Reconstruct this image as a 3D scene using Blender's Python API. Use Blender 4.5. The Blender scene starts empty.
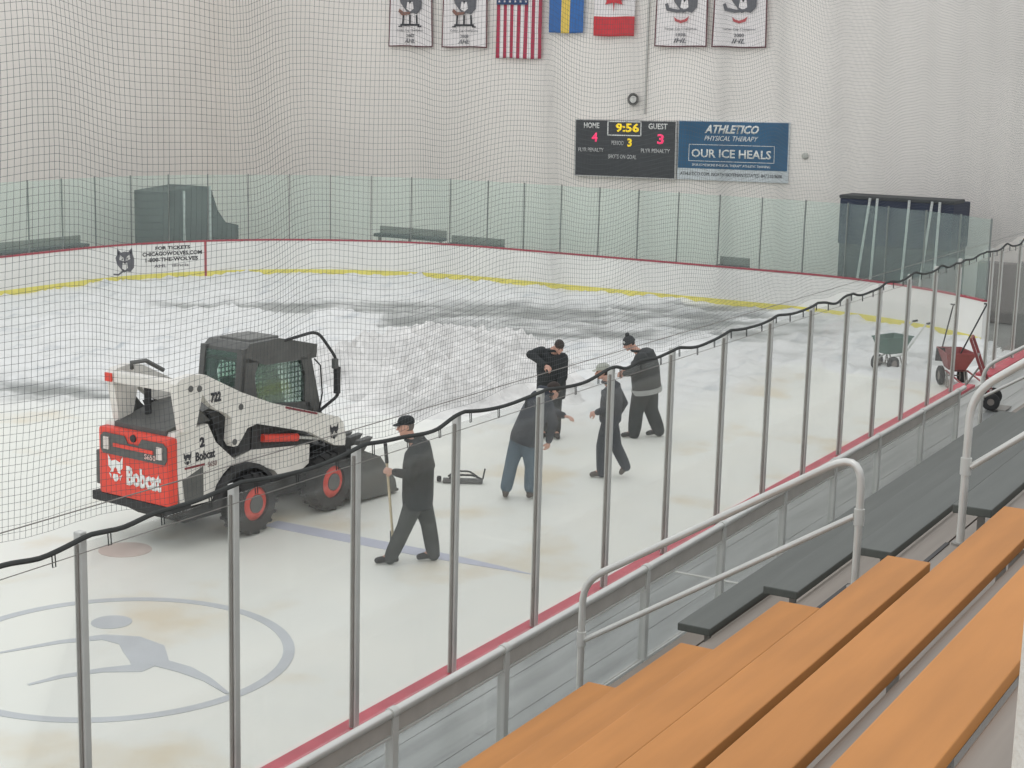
import bpy, bmesh, math, random
from mathutils import Vector, Matrix, noise

C = bpy.context.scene.collection
SC = bpy.context.scene
PI = math.pi
random.seed(7)

# ------------------------------------------------------------------ camera
CAM_H = 5.96874603
Rv = Vector((0.49913152, -0.86617533, 0.02465799))
Uv = Vector((0.14739818, 0.11291051, 0.98261131))
Fv = Vector((0.85389783, 0.48681773, -0.18402987))
cam_d = bpy.data.cameras.new('camera'); cam = bpy.data.objects.new('camera', cam_d); C.objects.link(cam)
cam_d.sensor_width = 36.0; cam_d.lens = 1633.383 / 1024 * 36.0; cam_d.clip_start = 0.05; cam_d.clip_end = 300
cam.matrix_world = Matrix(((Rv.x, Uv.x, -Fv.x, 0), (Rv.y, Uv.y, -Fv.y, 0), (Rv.z, Uv.z, -Fv.z, CAM_H), (0, 0, 0, 1)))
SC.camera = cam

# ------------------------------------------------------------------ light and exposure
SC.view_settings.view_transform = 'Standard'
SC.view_settings.look = 'None'
SC.view_settings.gamma = 1.0
SC.view_settings.use_curve_mapping = False
SC.view_settings.exposure = 0.0
w = bpy.data.worlds.new('world'); SC.world = w; w.use_nodes = True
w.node_tree.nodes['Background'].inputs[0].default_value = (0.93, 0.965, 1.0, 1)
w.node_tree.nodes['Background'].inputs[1].default_value = 1.0
def arena_lamp(x, y, z, sx, sy, power, col=(1.0, 0.97, 0.90)):
    l = bpy.data.lights.new('arena_light', 'AREA'); l.shape = 'RECTANGLE'; l.size = sx; l.size_y = sy
    l.energy = power; l.color = col
    o = bpy.data.objects.new('arena_light', l); C.objects.link(o); o.location = (x, y, z)
    return o
for lx in (10, 22, 34):
    for ly in (11, 20, 29):
        arena_lamp(lx, ly, 12.5, 5, 2.0, 70)
arena_lamp(6, 1.5, 12.5, 4, 2.0, 120, (1.0, 0.96, 0.90))
SC.cycles.transparent_max_bounces = 40
SC.cycles.max_bounces = 10

# ------------------------------------------------------------------ material helpers
def lin(c):
    return tuple(((v / 255) / 12.92 if v / 255 <= 0.04045 else ((v / 255 + 0.055) / 1.055) ** 2.4) for v in c)
MATS = {}
def mat(name, rgb, rough=0.6, metal=0.0, var=0.06, scale=6.0, bump=0.0, bscale=40.0, emit=None, spec=0.5, stretch=(1, 1, 1)):
    if name in MATS: return MATS[name]
    m = bpy.data.materials.new(name); m.use_nodes = True; nt = m.node_tree; b = nt.nodes['Principled BSDF']
    c = lin(rgb)
    tc = nt.nodes.new('ShaderNodeTexCoord'); mp = nt.nodes.new('ShaderNodeMapping'); mp.inputs['Scale'].default_value = stretch
    nt.links.new(tc.outputs['Object'], mp.inputs[0])
    n = nt.nodes.new('ShaderNodeTexNoise'); n.inputs['Scale'].default_value = scale; n.inputs['Detail'].default_value = 5
    nt.links.new(mp.outputs[0], n.inputs['Vector'])
    r = nt.nodes.new('ShaderNodeValToRGB')
    r.color_ramp.elements[0].position = 0.3; r.color_ramp.elements[1].position = 0.7
    r.color_ramp.elements[0].color = tuple(max(0, v * (1 - var * 1.6)) for v in c) + (1,)
    r.color_ramp.elements[1].color = tuple(min(1, v * (1 + var)) for v in c) + (1,)
    nt.links.new(n.outputs['Fac'], r.inputs[0]); nt.links.new(r.outputs[0], b.inputs['Base Color'])
    b.inputs['Roughness'].default_value = rough; b.inputs['Metallic'].default_value = metal
    b.inputs['Specular IOR Level'].default_value = spec
    if bump:
        n2 = nt.nodes.new('ShaderNodeTexNoise'); n2.inputs['Scale'].default_value = bscale; n2.inputs['Detail'].default_value = 4
        nt.links.new(mp.outputs[0], n2.inputs['Vector'])
        bp = nt.nodes.new('ShaderNodeBump'); bp.inputs['Strength'].default_value = bump; bp.inputs['Distance'].default_value = 0.02
        nt.links.new(n2.outputs['Fac'], bp.inputs['Height']); nt.links.new(bp.outputs[0], b.inputs['Normal'])
    if emit:
        b.inputs['Emission Color'].default_value = lin(emit[0]) + (1,); b.inputs['Emission Strength'].default_value = emit[1]
    MATS[name] = m; return m
def glass(name, tint, haze, hazecol, gl=0.08):
    m = bpy.data.materials.new(name); m.use_nodes = True; nt = m.node_tree; nt.nodes.clear()
    out = nt.nodes.new('ShaderNodeOutputMaterial'); tr = nt.nodes.new('ShaderNodeBsdfTransparent'); tr.inputs[0].default_value = tint + (1,)
    df = nt.nodes.new('ShaderNodeBsdfDiffuse'); df.inputs[0].default_value = hazecol + (1,)
    gs = nt.nodes.new('ShaderNodeBsdfGlossy'); gs.inputs['Roughness'].default_value = 0.08
    n = nt.nodes.new('ShaderNodeTexNoise'); n.inputs['Scale'].default_value = 1.3; n.inputs['Detail'].default_value = 6
    mr = nt.nodes.new('ShaderNodeMapRange'); mr.inputs['From Min'].default_value = 0.3; mr.inputs['From Max'].default_value = 0.75
    mr.inputs['To Min'].default_value = haze * 0.6; mr.inputs['To Max'].default_value = haze * 1.5
    nt.links.new(n.outputs['Fac'], mr.inputs['Value'])
    m1 = nt.nodes.new('ShaderNodeMixShader'); nt.links.new(mr.outputs[0], m1.inputs[0])
    nt.links.new(tr.outputs[0], m1.inputs[1]); nt.links.new(df.outputs[0], m1.inputs[2])
    fr = nt.nodes.new('ShaderNodeFresnel'); fr.inputs['IOR'].default_value = 1.35
    mu = nt.nodes.new('ShaderNodeMath'); mu.operation = 'MULTIPLY'; mu.inputs[1].default_value = gl * 10
    nt.links.new(fr.outputs[0], mu.inputs[0])
    m2 = nt.nodes.new('ShaderNodeMixShader'); nt.links.new(mu.outputs[0], m2.inputs[0])
    nt.links.new(m1.outputs[0], m2.inputs[1]); nt.links.new(gs.outputs[0], m2.inputs[2]); nt.links.new(m2.outputs[0], out.inputs[0])
    MATS[name] = m; return m

# ------------------------------------------------------------------ mesh helpers
def link(name, me, m=None, parent=None, smooth=False, loc=None, rotz=0.0):
    o = bpy.data.objects.new(name, me); C.objects.link(o)
    if m is not None:
        for mm in (m if isinstance(m, (list, tuple)) else [m]): me.materials.append(mm)
    if smooth:
        for p in me.polygons: p.use_smooth = True
    if parent is not None: o.parent = parent
    if loc is not None: o.location = loc
    o.rotation_euler[2] = rotz
    return o
class MB:
    def __init__(s): s.v = []; s.f = []; s.mi = []
    def add(s, vs, fs, mi=0):
        k = len(s.v); s.v += [tuple(v) for v in vs]; s.f += [tuple(i + k for i in f) for f in fs]; s.mi += [mi] * len(fs); return s
    def box(s, x0, x1, y0, y1, z0, z1, mi=0, bev=0.0):
        if x0 > x1: x0, x1 = x1, x0
        if y0 > y1: y0, y1 = y1, y0
        if z0 > z1: z0, z1 = z1, z0
        if bev <= 0:
            vs = [(x, y, z) for x in (x0, x1) for y in (y0, y1) for z in (z0, z1)]
            return s.add(vs, [(0, 1, 3, 2), (4, 6, 7, 5), (0, 4, 5, 1), (2, 3, 7, 6), (0, 2, 6, 4), (1, 5, 7, 3)], mi)
        bm = bmesh.new(); bmesh.ops.create_cube(bm, size=1)
        for v in bm.verts: v.co = Vector(((x0 + x1) / 2 + v.co.x * (x1 - x0), (y0 + y1) / 2 + v.co.y * (y1 - y0), (z0 + z1) / 2 + v.co.z * (z1 - z0)))
        bmesh.ops.bevel(bm, geom=bm.edges[:], offset=bev, segments=2, affect='EDGES', profile=0.6)
        bm.verts.index_update()
        s.add([v.co for v in bm.verts], [[v.index for v in f.verts] for f in bm.faces], mi); bm.free(); return s
    def prism(s, pts, a0, a1, axis='y', mi=0):
        """polygon pts (x,z) extruded along y (or (x,y) along z, (y,z) along x)"""
        n = len(pts)
        ar = sum(pts[i][0] * pts[(i + 1) % n][1] - pts[(i + 1) % n][0] * pts[i][1] for i in range(n))
        if ar < 0: pts = pts[::-1]
        def mk(p, a): return {'y': (p[0], a, p[1]), 'z': (p[0], p[1], a), 'x': (a, p[0], p[1])}[axis]
        vs = [mk(p, a0) for p in pts] + [mk(p, a1) for p in pts]
        fs = [tuple(range(n))[::-1], tuple(range(n, 2 * n))] + [(i, (i + 1) % n, n + (i + 1) % n, n + i) for i in range(n)]
        if axis == 'y': fs = [f[::-1] for f in fs]
        if a1 < a0: fs = [f[::-1] for f in fs]
        return s.add(vs, fs, mi)
    def tube(s, pts, r, n=8, mi=0, closed=False, caps=True):
        pts = [Vector(p) for p in pts]; N = len(pts); rr = r if isinstance(r, (list, tuple)) else [r] * N
        rings = []; up = None
        for i, p in enumerate(pts):
            a = pts[(i - 1) % N] if (i > 0 or closed) else p; b = pts[(i + 1) % N] if (i < N - 1 or closed) else p
            t = (b - a)
            if t.length < 1e-9: t = Vector((0, 0, 1))
            t.normalize()
            if up is None:
                up = Vector((0, 0, 1)) if abs(t.z) < 0.9 else Vector((1, 0, 0))
            u = up - t * up.dot(t)
            if u.length < 1e-5: u = t.orthogonal()
            u.normalize(); v = t.cross(u); up = u
            rings.append([p + (u * math.cos(2 * PI * k / n) + v * math.sin(2 * PI * k / n)) * rr[i] for k in range(n)])
        vs = [q for g in rings for q in g]; fs = []
        M = N if closed else N - 1
        for i in range(M):
            j = (i + 1) % N
            for k in range(n):
                fs.append((i * n + k, i * n + (k + 1) % n, j * n + (k + 1) % n, j * n + k))
        if caps and not closed:
            fs.append(tuple(range(n))[::-1]); fs.append(tuple((N - 1) * n + k for k in range(n)))
        return s.add(vs, fs, mi)
    def lathe(s, prof, center, axis, n=24, mi=0, close=True):
        """profile (a along axis, r) revolved"""
        ax = Vector(axis).normalized(); u = ax.orthogonal().normalized(); v = ax.cross(u); c = Vector(center)
        vs = []; N = len(prof)
        for a, r in prof:
            for k in range(n):
                th = 2 * PI * k / n; vs.append(c + ax * a + (u * math.cos(th) + v * math.sin(th)) * r)
        fs = []
        for i in range(N if close else N - 1):
            j = (i + 1) % N
            for k in range(n): fs.append((i * n + k, i * n + (k + 1) % n, j * n + (k + 1) % n, j * n + k))
        if not close:
            fs.append(tuple(range(n))[::-1]); fs.append(tuple((N - 1) * n + k for k in range(n)))
        return s.add(vs, fs, mi)
    def ball(s, c, r, n=12, mi=0, rot=None):
        r = Vector((r, r, r)) if not hasattr(r, '__len__') else Vector(r); c = Vector(c); m = n // 2
        vs = []; fs = []
        for i in range(1, m):
            for k in range(n):
                a = PI * i / m; b = 2 * PI * k / n
                d = Vector((math.sin(a) * math.cos(b) * r.x, math.sin(a) * math.sin(b) * r.y, math.cos(a) * r.z))
                if rot: d = rot @ d
                vs.append(c + d)
        t = Vector((0, 0, r.z)); t = rot @ t if rot else t
        vs += [c + t, c - t]; T = len(vs) - 2
        for i in range(m - 2):
            for k in range(n): fs.append((i * n + k, (i + 1) * n + k, (i + 1) * n + (k + 1) % n, i * n + (k + 1) % n))
        for k in range(n):
            fs.append((T, k, (k + 1) % n)); fs.append((T + 1, (m - 2) * n + (k + 1) % n, (m - 2) * n + k))
        return s.add(vs, fs, mi)
    def build(s, name, m=None, parent=None, smooth=False, loc=None, rotz=0.0, fix=True):
        me = bpy.data.meshes.new(name); me.from_pydata(s.v, [], s.f)
        if len(set(s.mi)) > 1: me.polygons.foreach_set('material_index', s.mi)
        me.update()
        if fix and len(s.f) < 60000:
            bm = bmesh.new(); bm.from_mesh(me); bmesh.ops.recalc_face_normals(bm, faces=bm.faces); bm.to_mesh(me); bm.free()
        o = link(name, me, m, parent, smooth, loc, rotz)
        if smooth:
            try: me.set_sharp_from_angle(angle=math.radians(40))
            except Exception: pass
        return o
def tag(o, label=None, cat=None, group=None, kind=None):
    if label: o['label'] = label
    if cat: o['category'] = cat
    if group: o['group'] = group
    if kind: o['kind'] = kind
    return o
def thing(name, label, cat, loc=(0, 0, 0), rotz=0.0, group=None):
    o = bpy.data.objects.new(name, None); C.objects.link(o); o.location = loc; o.rotation_euler[2] = rotz
    o.empty_display_size = 0.1
    return tag(o, label, cat, group)
def copy_tree(o, parent=None):
    c = o.copy(); C.objects.link(c); c.parent = parent
    for ch in [k for k in bpy.data.objects if k.parent == o and k.name in C.objects]: copy_tree(ch, c)
    return c
ORD = ['first', 'second', 'third', 'fourth', 'fifth', 'sixth', 'seventh', 'eighth', 'ninth', 'tenth', 'eleventh', 'twelfth', 'thirteenth',
       'fourteenth', 'fifteenth', 'sixteenth', 'seventeenth', 'eighteenth', 'nineteenth', 'twentieth']
for _t in ('twenty', 'thirty', 'forty'):
    ORD += [_t + '-' + k for k in ORD[:9]] + [{'twenty': 'thirtieth', 'thirty': 'fortieth', 'forty': 'fiftieth'}[_t]]
def text(name, s, m, parent, origin, right, up, width, height, extrude=0.004, shear=0.0, bold=0.0, label=None):
    """origin = lower-left corner, text box fitted to width x height"""
    cu = bpy.data.curves.new('t', 'FONT'); cu.body = s; cu.size = 1; cu.shear = shear; cu.offset = bold; cu.resolution_u = 2
    cu.fill_mode = 'BOTH'
    o = bpy.data.objects.new('t', cu); C.objects.link(o)
    dg = bpy.context.evaluated_depsgraph_get()
    me = bpy.data.meshes.new_from_object(o.evaluated_get(dg)); bpy.data.objects.remove(o); bpy.data.curves.remove(cu)
    xs = [v.co.x for v in me.vertices]; ys = [v.co.y for v in me.vertices]
    x0, x1, y0, y1 = min(xs), max(xs), min(ys), max(ys)
    R_, U_ = Vector(right).normalized(), Vector(up).normalized(); N_ = R_.cross(U_); O_ = Vector(origin)
    bm = bmesh.new(); bm.from_mesh(me)
    fs = bm.faces[:]
    bmesh.ops.solidify(bm, geom=fs, thickness=0.0)
    bm.free()
    bm = bmesh.new(); bm.from_mesh(me)
    ex = bmesh.ops.extrude_face_region(bm, geom=bm.faces[:])
    for g in ex['geom']:
        if isinstance(g, bmesh.types.BMVert): g.co.z = 1.0
    for v in bm.verts:
        a = (v.co.x - x0) / (x1 - x0) * width; b = (v.co.y - y0) / max(1e-6, (y1 - y0)) * height; c = v.co.z * extrude
        v.co = O_ + R_ * a + U_ * b + N_ * c
    bmesh.ops.recalc_face_normals(bm, faces=bm.faces); bm.to_mesh(me); bm.free()
    me.materials.clear()
    o = link(name, me, m, parent)
    if label: o['label'] = label
    return o
def flat_poly(mb, pts, origin, right, up, d0=0.0, d1=0.004, mi=0):
    """2-D outline extruded off a surface"""
    R_, U_ = Vector(right), Vector(up); N_ = R_.cross(U_); O_ = Vector(origin); n = len(pts)
    a = [O_ + R_ * p[0] + U_ * p[1] + N_ * d0 for p in pts]; b = [O_ + R_ * p[0] + U_ * p[1] + N_ * d1 for p in pts]
    mb.add(a + b, [tuple(range(n))[::-1], tuple(range(n, 2 * n))] + [(i, (i + 1) % n, n + (i + 1) % n, n + i) for i in range(n)], mi)

# ------------------------------------------------------------------ palette
M_wall = mat('painted_wall', (239, 233, 226), 0.85, var=0.03, scale=0.35, bump=0.15, bscale=3)
M_concrete = mat('concrete', (150, 150, 146), 0.8, var=0.08, scale=1.5)
M_board = mat('board_white', (232, 231, 226), 0.45, var=0.03, scale=1.2)
M_yellow = mat('kickplate_yellow', (228, 218, 120), 0.5, var=0.06, scale=3)
M_red = mat('cap_red', (190, 78, 90), 0.45, var=0.12, scale=5)
M_redline = mat('line_red', (176, 92, 96), 0.5)
M_alu = mat('aluminium', (202, 202, 197), 0.42, 0.15, var=0.05, scale=4)
M_alud = mat('aluminium_dark', (142, 138, 132), 0.5, 0.25, var=0.06, scale=4)
M_deck = mat('deck_plank', (174, 176, 174), 0.28, 0.4, var=0.16, scale=1.0, stretch=(0.4, 8, 1), bump=0.05, bscale=12)
M_foot = mat('footboard_metal', (142, 131, 120), 0.38, 0.4, var=0.08, scale=1.5, stretch=(0.4, 10, 1))
M_rail = mat('rail_metal', (212, 211, 206), 0.35, 0.45, var=0.04, scale=5)
M_orange = mat('bench_orange', (196, 133, 72), 0.52, spec=.22, var=0.13, scale=1.2, stretch=(0.5, 4, 1))
M_dark = mat('bench_grey', (88, 91, 86), 0.48, var=0.10, scale=1.5, stretch=(0.4, 8, 1))
M_black = mat('black_rubber', (38, 39, 40), 0.75, var=0.15)
M_net = mat('net_cord', (84, 86, 88), 0.85, var=0.05)
M_band = mat('net_band', (58, 60, 58), 0.8, var=0.1)
G_near = glass('clear_pane', (0.992, 0.995, 0.99), 0.010, (0.86, 0.88, 0.86), 0.022)
G_far = glass('far_pane', (0.935, 0.98, 0.96), 0.09, (0.82, 0.94, 0.90), 0.012)

# ------------------------------------------------------------------ rink layout
YN, YF, XE, RAD = 6.81, 32.70, 41.40, 8.5      # near boards, far boards, end boards, corner radius
ZB, ZG = 1.07, 3.20
CX, CYN, CYF = XE - RAD, YN + RAD, YF - RAD
def near_corner(a): return (CX + RAD * math.cos(a), CYN + RAD * math.sin(a))
def far_corner(a): return (CX + RAD * math.cos(a), CYF + RAD * math.sin(a))
def inside(x, y, m=0.0):
    if x > XE - m or y < YN + m or y > YF - m: return False
    if x > CX and y < CYN: return (x - CX) ** 2 + (y - CYN) ** 2 < (RAD - m) ** 2
    if x > CX and y > CYF: return (x - CX) ** 2 + (y - CYF) ** 2 < (RAD - m) ** 2
    return True

# --- floor, walls
tag(MB().box(-6, 52, -10, 46, -0.30, -0.03).build('floor', M_concrete), kind='structure')
tag(MB().box(45.06, 45.4, -10, 38, 0, 13).build('wall_back', M_wall), kind='structure')
tag(MB().box(14, 45.06, 37.9, 38.3, 0, 13).build('wall_left', M_wall), kind='structure')

# --- ice sheet with real height and a painted mask
def nz(x, y, s, o=3, seed=0.0): return noise.fractal(Vector((x * s + seed, y * s, seed * 1.7)), 0.9, 2.0, o)
def sm(a, b, x):
    t = max(0.0, min(1.0, (x - a) / (b - a))); return t * t * (3 - 2 * t)
def rough_mask(x, y):
    v = .87 * x + .49 * y
    return sm(26.5, 30.5, v + 1.2 * nz(x, y, 0.25, 2, 3.1)) * sm(-1.5, 1.0, (y - 12.2) + 0.03 * (x - 25) + 0.5 * nz(x, y, .4, 2, 8)) if x < 33 else sm(26.5, 30.5, v)
def wet_mask(x, y):
    u = .49 * x - .87 * y; v = .87 * x + .49 * y
    s = nz(u * 0.22, v, 0.9, 5, 5.0); s2 = nz(u * 0.6, v, 1.4, 4, 9.0)
    A = sm(37.2, 38.8, v + 1.3 * s) * (1 - sm(41.6, 43.2, v + 1.0 * s - 0.15 * (u + 4))) * sm(-11.5, -8.5, u) * (1 - sm(5.5, 9.5, u))
    if u < -3.5: A *= sm(40.8, 41.6, v + 0.8 * s)
    B = sm(31.8, 32.8, v + s) * (1 - sm(34.6, 36.0, v + s - .5 * (u + 3))) * sm(-6, -5, u) * (1 - sm(-2.6, -.6, u))
    Cc = sm(28.3, 29.2, v + .8 * s) * (1 - sm(30.6, 31.6, v + .8 * s)) * (1 - sm(-7.6, -6.2, u))
    D = sm(40.3, 40.9, v + .5 * s) * (1 - sm(41.5, 42.0, v + .5 * s)) * sm(-10, -8.6, u) * (1 - sm(-5.5, -4.6, u))
    Ee = 0.6 * sm(34.6, 35.2, v + .5 * s) * (1 - sm(36.4, 37.2, v + .5 * s)) * sm(5.0, 7.5, u) * (1 - sm(10.5, 12, u))
    m = max(A * (0.72 + 0.8 * s2), 0.7 * B * (0.7 + s2), 0.85 * Cc * (0.6 + 1.2 * s2), 0.8 * D, Ee * (0.5 + 1.4 * s2))
    return max(0.0, min(1.0, m))
def ice_h(x, y):
    r = rough_mask(x, y)
    if r <= 0: return 0.0
    h = 0.17 * max(0, nz(x, y, 1.1, 4, 1.0)) + 0.10 * max(0, nz(x, y, 3.5, 3, 2.0)) + 0.02
    return r * h * (1 - 0.75 * wet_mask(x, y))
def build_ice():
    st = 0.11; x0, x1, y0, y1 = 4.0, 41.4, 6.8, 32.7
    nx, ny = int((x1 - x0) / st), int((y1 - y0) / st); vs = []; idx = {}; at = []
    for i in range(nx + 1):
        for j in range(ny + 1):
            x, y = x0 + i * st, y0 + j * st
            if inside(x, y, -0.12): idx[(i, j)] = len(vs); vs.append((x, y, ice_h(x, y))); at.append((wet_mask(x, y), rough_mask(x, y)))
    fs = [(idx[(i, j)], idx[(i + 1, j)], idx[(i + 1, j + 1)], idx[(i, j + 1)]) for i in range(nx) for j in range(ny)
          if (i, j) in idx and (i + 1, j) in idx and (i + 1, j + 1) in idx and (i, j + 1) in idx]
    me = bpy.data.meshes.new('floor_ice'); me.from_pydata(vs, [], fs)
    a = me.color_attributes.new('surface', 'FLOAT_COLOR', 'POINT')
    for k, (q, r) in enumerate(at): a.data[k].color = (q, r, 0, 1)
    m = bpy.data.materials.new('ice'); m.use_nodes = True; nt = m.node_tree; b = nt.nodes['Principled BSDF']
    N = nt.nodes.new; L = nt.links.new
    tc = N('ShaderNodeTexCoord'); va = N('ShaderNodeVertexColor'); va.layer_name = 'surface'; sp = N('ShaderNodeSeparateColor'); L(va.outputs[0], sp.inputs[0])
    n1 = N('ShaderNodeTexNoise'); n1.inputs['Scale'].default_value = 0.55; n1.inputs['Detail'].default_value = 7; L(tc.outputs['Object'], n1.inputs['Vector'])
    r1 = N('ShaderNodeValToRGB'); e = r1.color_ramp.elements
    e[0].position = 0.36; e[0].color = lin((238, 237, 228)) + (1,); e[1].position = 0.70; e[1].color = lin((224, 213, 190)) + (1,)
    q = e.new(0.55); q.color = lin((234, 234, 226)) + (1,)
    L(n1.outputs['Fac'], r1.inputs[0])
    mp = N('ShaderNodeMapping'); mp.inputs['Rotation'].default_value[2] = math.radians(60); mp.inputs['Scale'].default_value = (0.5, 1.8, 1); L(tc.outputs['Object'], mp.inputs[0])
    n2 = N('ShaderNodeTexNoise'); n2.inputs['Scale'].default_value = 1.4; n2.inputs['Detail'].default_value = 6; L(mp.outputs[0], n2.inputs['Vector'])
    r2 = N('ShaderNodeValToRGB'); e = r2.color_ramp.elements
    e[0].position = 0.25; e[0].color = lin((196, 200, 202)) + (1,); e[1].position = 0.45; e[1].color = lin((230, 230, 228)) + (1,)
    L(n2.outputs['Fac'], r2.inputs[0])
    mx = N('ShaderNodeMix'); mx.data_type = 'RGBA'; L(sp.outputs[1], mx.inputs['Factor']); L(r1.outputs[0], mx.inputs['A']); L(r2.outputs[0], mx.inputs['B'])
    mx2 = N('ShaderNodeMix'); mx2.data_type = 'RGBA'; L(sp.outputs[0], mx2.inputs['Factor']); L(mx.outputs['Result'], mx2.inputs['A'])
    mx2.inputs['B'].default_value = lin((146, 148, 145)) + (1,)
    L(mx2.outputs['Result'], b.inputs['Base Color']); b.inputs['Roughness'].default_value = 0.5
    n3 = N('ShaderNodeTexNoise'); n3.inputs['Scale'].default_value = 9; n3.inputs['Detail'].default_value = 5; L(tc.outputs['Object'], n3.inputs['Vector'])
    bp = N('ShaderNodeBump'); bp.inputs['Distance'].default_value = 0.03
    ms = N('ShaderNodeMath'); ms.operation = 'MULTIPLY_ADD'; ms.inputs[1].default_value = 0.5; ms.inputs[2].default_value = 0.05; L(sp.outputs[1], ms.inputs[0])
    L(ms.outputs[0], bp.inputs['Strength']); L(n3.outputs['Fac'], bp.inputs['Height']); L(bp.outputs[0], b.inputs['Normal'])
    o = link('floor_ice', me, m, None, True); tag(o, kind='structure')
build_ice()

# --- painted marks in the ice
M_paint = mat('paint_grey', (196, 199, 202), 0.55, var=0.05, scale=2)
M_blue = mat('paint_blue', (196, 198, 212), 0.55, var=0.04, scale=2)
M_spot = mat('paint_red', (214, 196, 186), 0.55, var=0.05, scale=2)
def band_ring(cx, cy, r0, r1, a0=0, a1=2 * PI, n=72, z0=0.001, z1=0.006, wob=0.0):
    vs = []; fs = []
    for i in range(n + 1):
        a = a0 + (a1 - a0) * i / n; k = 1 + wob * math.sin(5 * a)
        for r in (r0 * k, r1): vs += [(cx + r * math.cos(a), cy + r * math.sin(a), z0), (cx + r * math.cos(a), cy + r * math.sin(a), z1)]
    for i in range(n):
        k = 4 * i; fs += [(k + 1, k + 5, k + 7, k + 3), (k + 3, k + 7, k + 6, k + 2), (k, k + 4, k + 5, k + 1)]
    return MB().add(vs, fs)
t = thing('painted_emblem', 'large faded grey ring with a swoosh and dot painted in the ice near the camera', 'ice marking', (12.0, 11.5, 0))
band_ring(0, 0, 1.73, 1.85).build('ring', M_paint, t)
sw = MB()
def ice_poly(mb, pts):
    mb.prism([(x - 12.0, y - 11.5) for x, y in pts], 0.001, 0.006, 'z')
def ribbon(mb, pts):
    """(x, y, half width) centre line on the ice"""
    P = [Vector((x - 12.0, y - 11.5, 0)) for x, y, h in pts]; L_, R_ = [], []
    for i, p in enumerate(P):
        d = (P[min(i + 1, len(P) - 1)] - P[max(i - 1, 0)]).normalized(); s = Vector((-d.y, d.x, 0)) * pts[i][2]
        L_.append(p + s); R_.append(p - s)
    vs = []; fs = []
    for a, b in zip(L_, R_): vs += [(a.x, a.y, 0.001), (a.x, a.y, 0.006), (b.x, b.y, 0.006), (b.x, b.y, 0.001)]
    for i in range(len(P) - 1):
        k = 4 * i; fs += [(k + 1, k + 5, k + 6, k + 2), (k, k + 4, k + 5, k + 1), (k + 2, k + 6, k + 7, k + 3)]
    mb.add(vs, fs)
SW1 = [(11.36, 12.49, .02), (11.94, 12.22, .05), (12.30, 11.95, .08), (12.38, 11.65, .15), (12.27, 11.35, .22), (12.05, 11.08, .20), (11.80, 11.02, .12), (11.57, 11.27, .06), (11.21, 11.48, .045), (10.88, 11.58, .02)]
SW2 = [(12.05, 11.0, .10), (12.04, 10.59, .09), (11.95, 10.22, .05), (11.77, 9.81, .02)]
ribbon(sw, SW1); sw.build('swoosh', M_paint, t)
sw = MB(); ribbon(sw, SW2); sw.v = [(x, y, z + .0015) for x, y, z in sw.v]; sw.build('swoosh_tail', M_paint, t)
MB().lathe([(0.001, 0.22), (0.006, 0.22)], (0.71, 0.72, 0), (0, 0, 1), 28, close=False).build('dot', M_paint, t)
tag(MB().prism([(16.72, 13.3), (17.02, 13.3), (17.02, 11.0), (16.99, 10.3), (16.93, 9.7), (16.86, 9.2), (16.80, 9.9), (16.75, 10.5), (16.72, 11.2)], 0.001, 0.006, 'z').build('blue_line', M_blue), 'faded blue line across the ice beneath the loader', 'ice marking')
tag(MB().lathe([(0.001, 0.33), (0.006, 0.33)], (0, 0, 0), (0, 0, 1), 32, close=False).build('faceoff_spot', M_spot, loc=(14.85, 14.02, 0)), 'faded reddish faceoff spot in the ice behind the loader', 'ice marking')

# --- snow heap
def snow_heap():
    bx, by = 27.9, 17.4; ux, uy = .87, .49; st = 0.07; vs = []; idx = {}
    nA, nB = int(11 / st), int(7.0 / st)
    for i in range(nA):
        for j in range(nB):
            a, b_ = -5.5 + i * st, -3.5 + j * st
            x, y = bx + ux * a - uy * b_, by + uy * a + ux * b_
            rr = math.sqrt((a / 4.9) ** 2 + (b_ / 3.0) ** 2) + 0.16 * nz(x, y, 0.6, 3, 7)
            h = 0.58 * sm(1.0, 0.25, rr) if rr < 1.0 else 0
            if rr > 1.03: continue
            ch = abs(noise.noise(Vector((x * 1.7, y * 1.7, 0)))) * 0.46 + abs(noise.noise(Vector((x * 5.5, y * 5.5, 4)))) * 0.26 + noise.noise(Vector((x * 11, y * 11, 4))) * 0.05
            z = 0.0 + h * 0.9 + ch * sm(1.02, 0.75, rr) * 0.9 - (0.05 if rr > 0.99 else 0)
            idx[(i, j)] = len(vs); vs.append((x - bx, y - by, z + 0.02))
    fs = [(idx[(i, j)], idx[(i + 1, j)], idx[(i + 1, j + 1)], idx[(i, j + 1)]) for i in range(nA) for j in range(nB)
          if (i, j) in idx and (i + 1, j) in idx and (i + 1, j + 1) in idx and (i, j + 1) in idx]
    m = mat('snow', (226, 224, 221), 0.8, var=0.13, scale=2.2, bump=0.8, bscale=16)
    me = bpy.data.meshes.new('snow_pile'); me.from_pydata(vs, [], fs)
    # close the underside so the heap is a solid
    o = link('snow_pile', me, m, None, False, (bx, by, 0))
    tag(o, 'broad lumpy heap of scraped white ice shavings in the middle of the rink', 'snow pile')
snow_heap()

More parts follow.
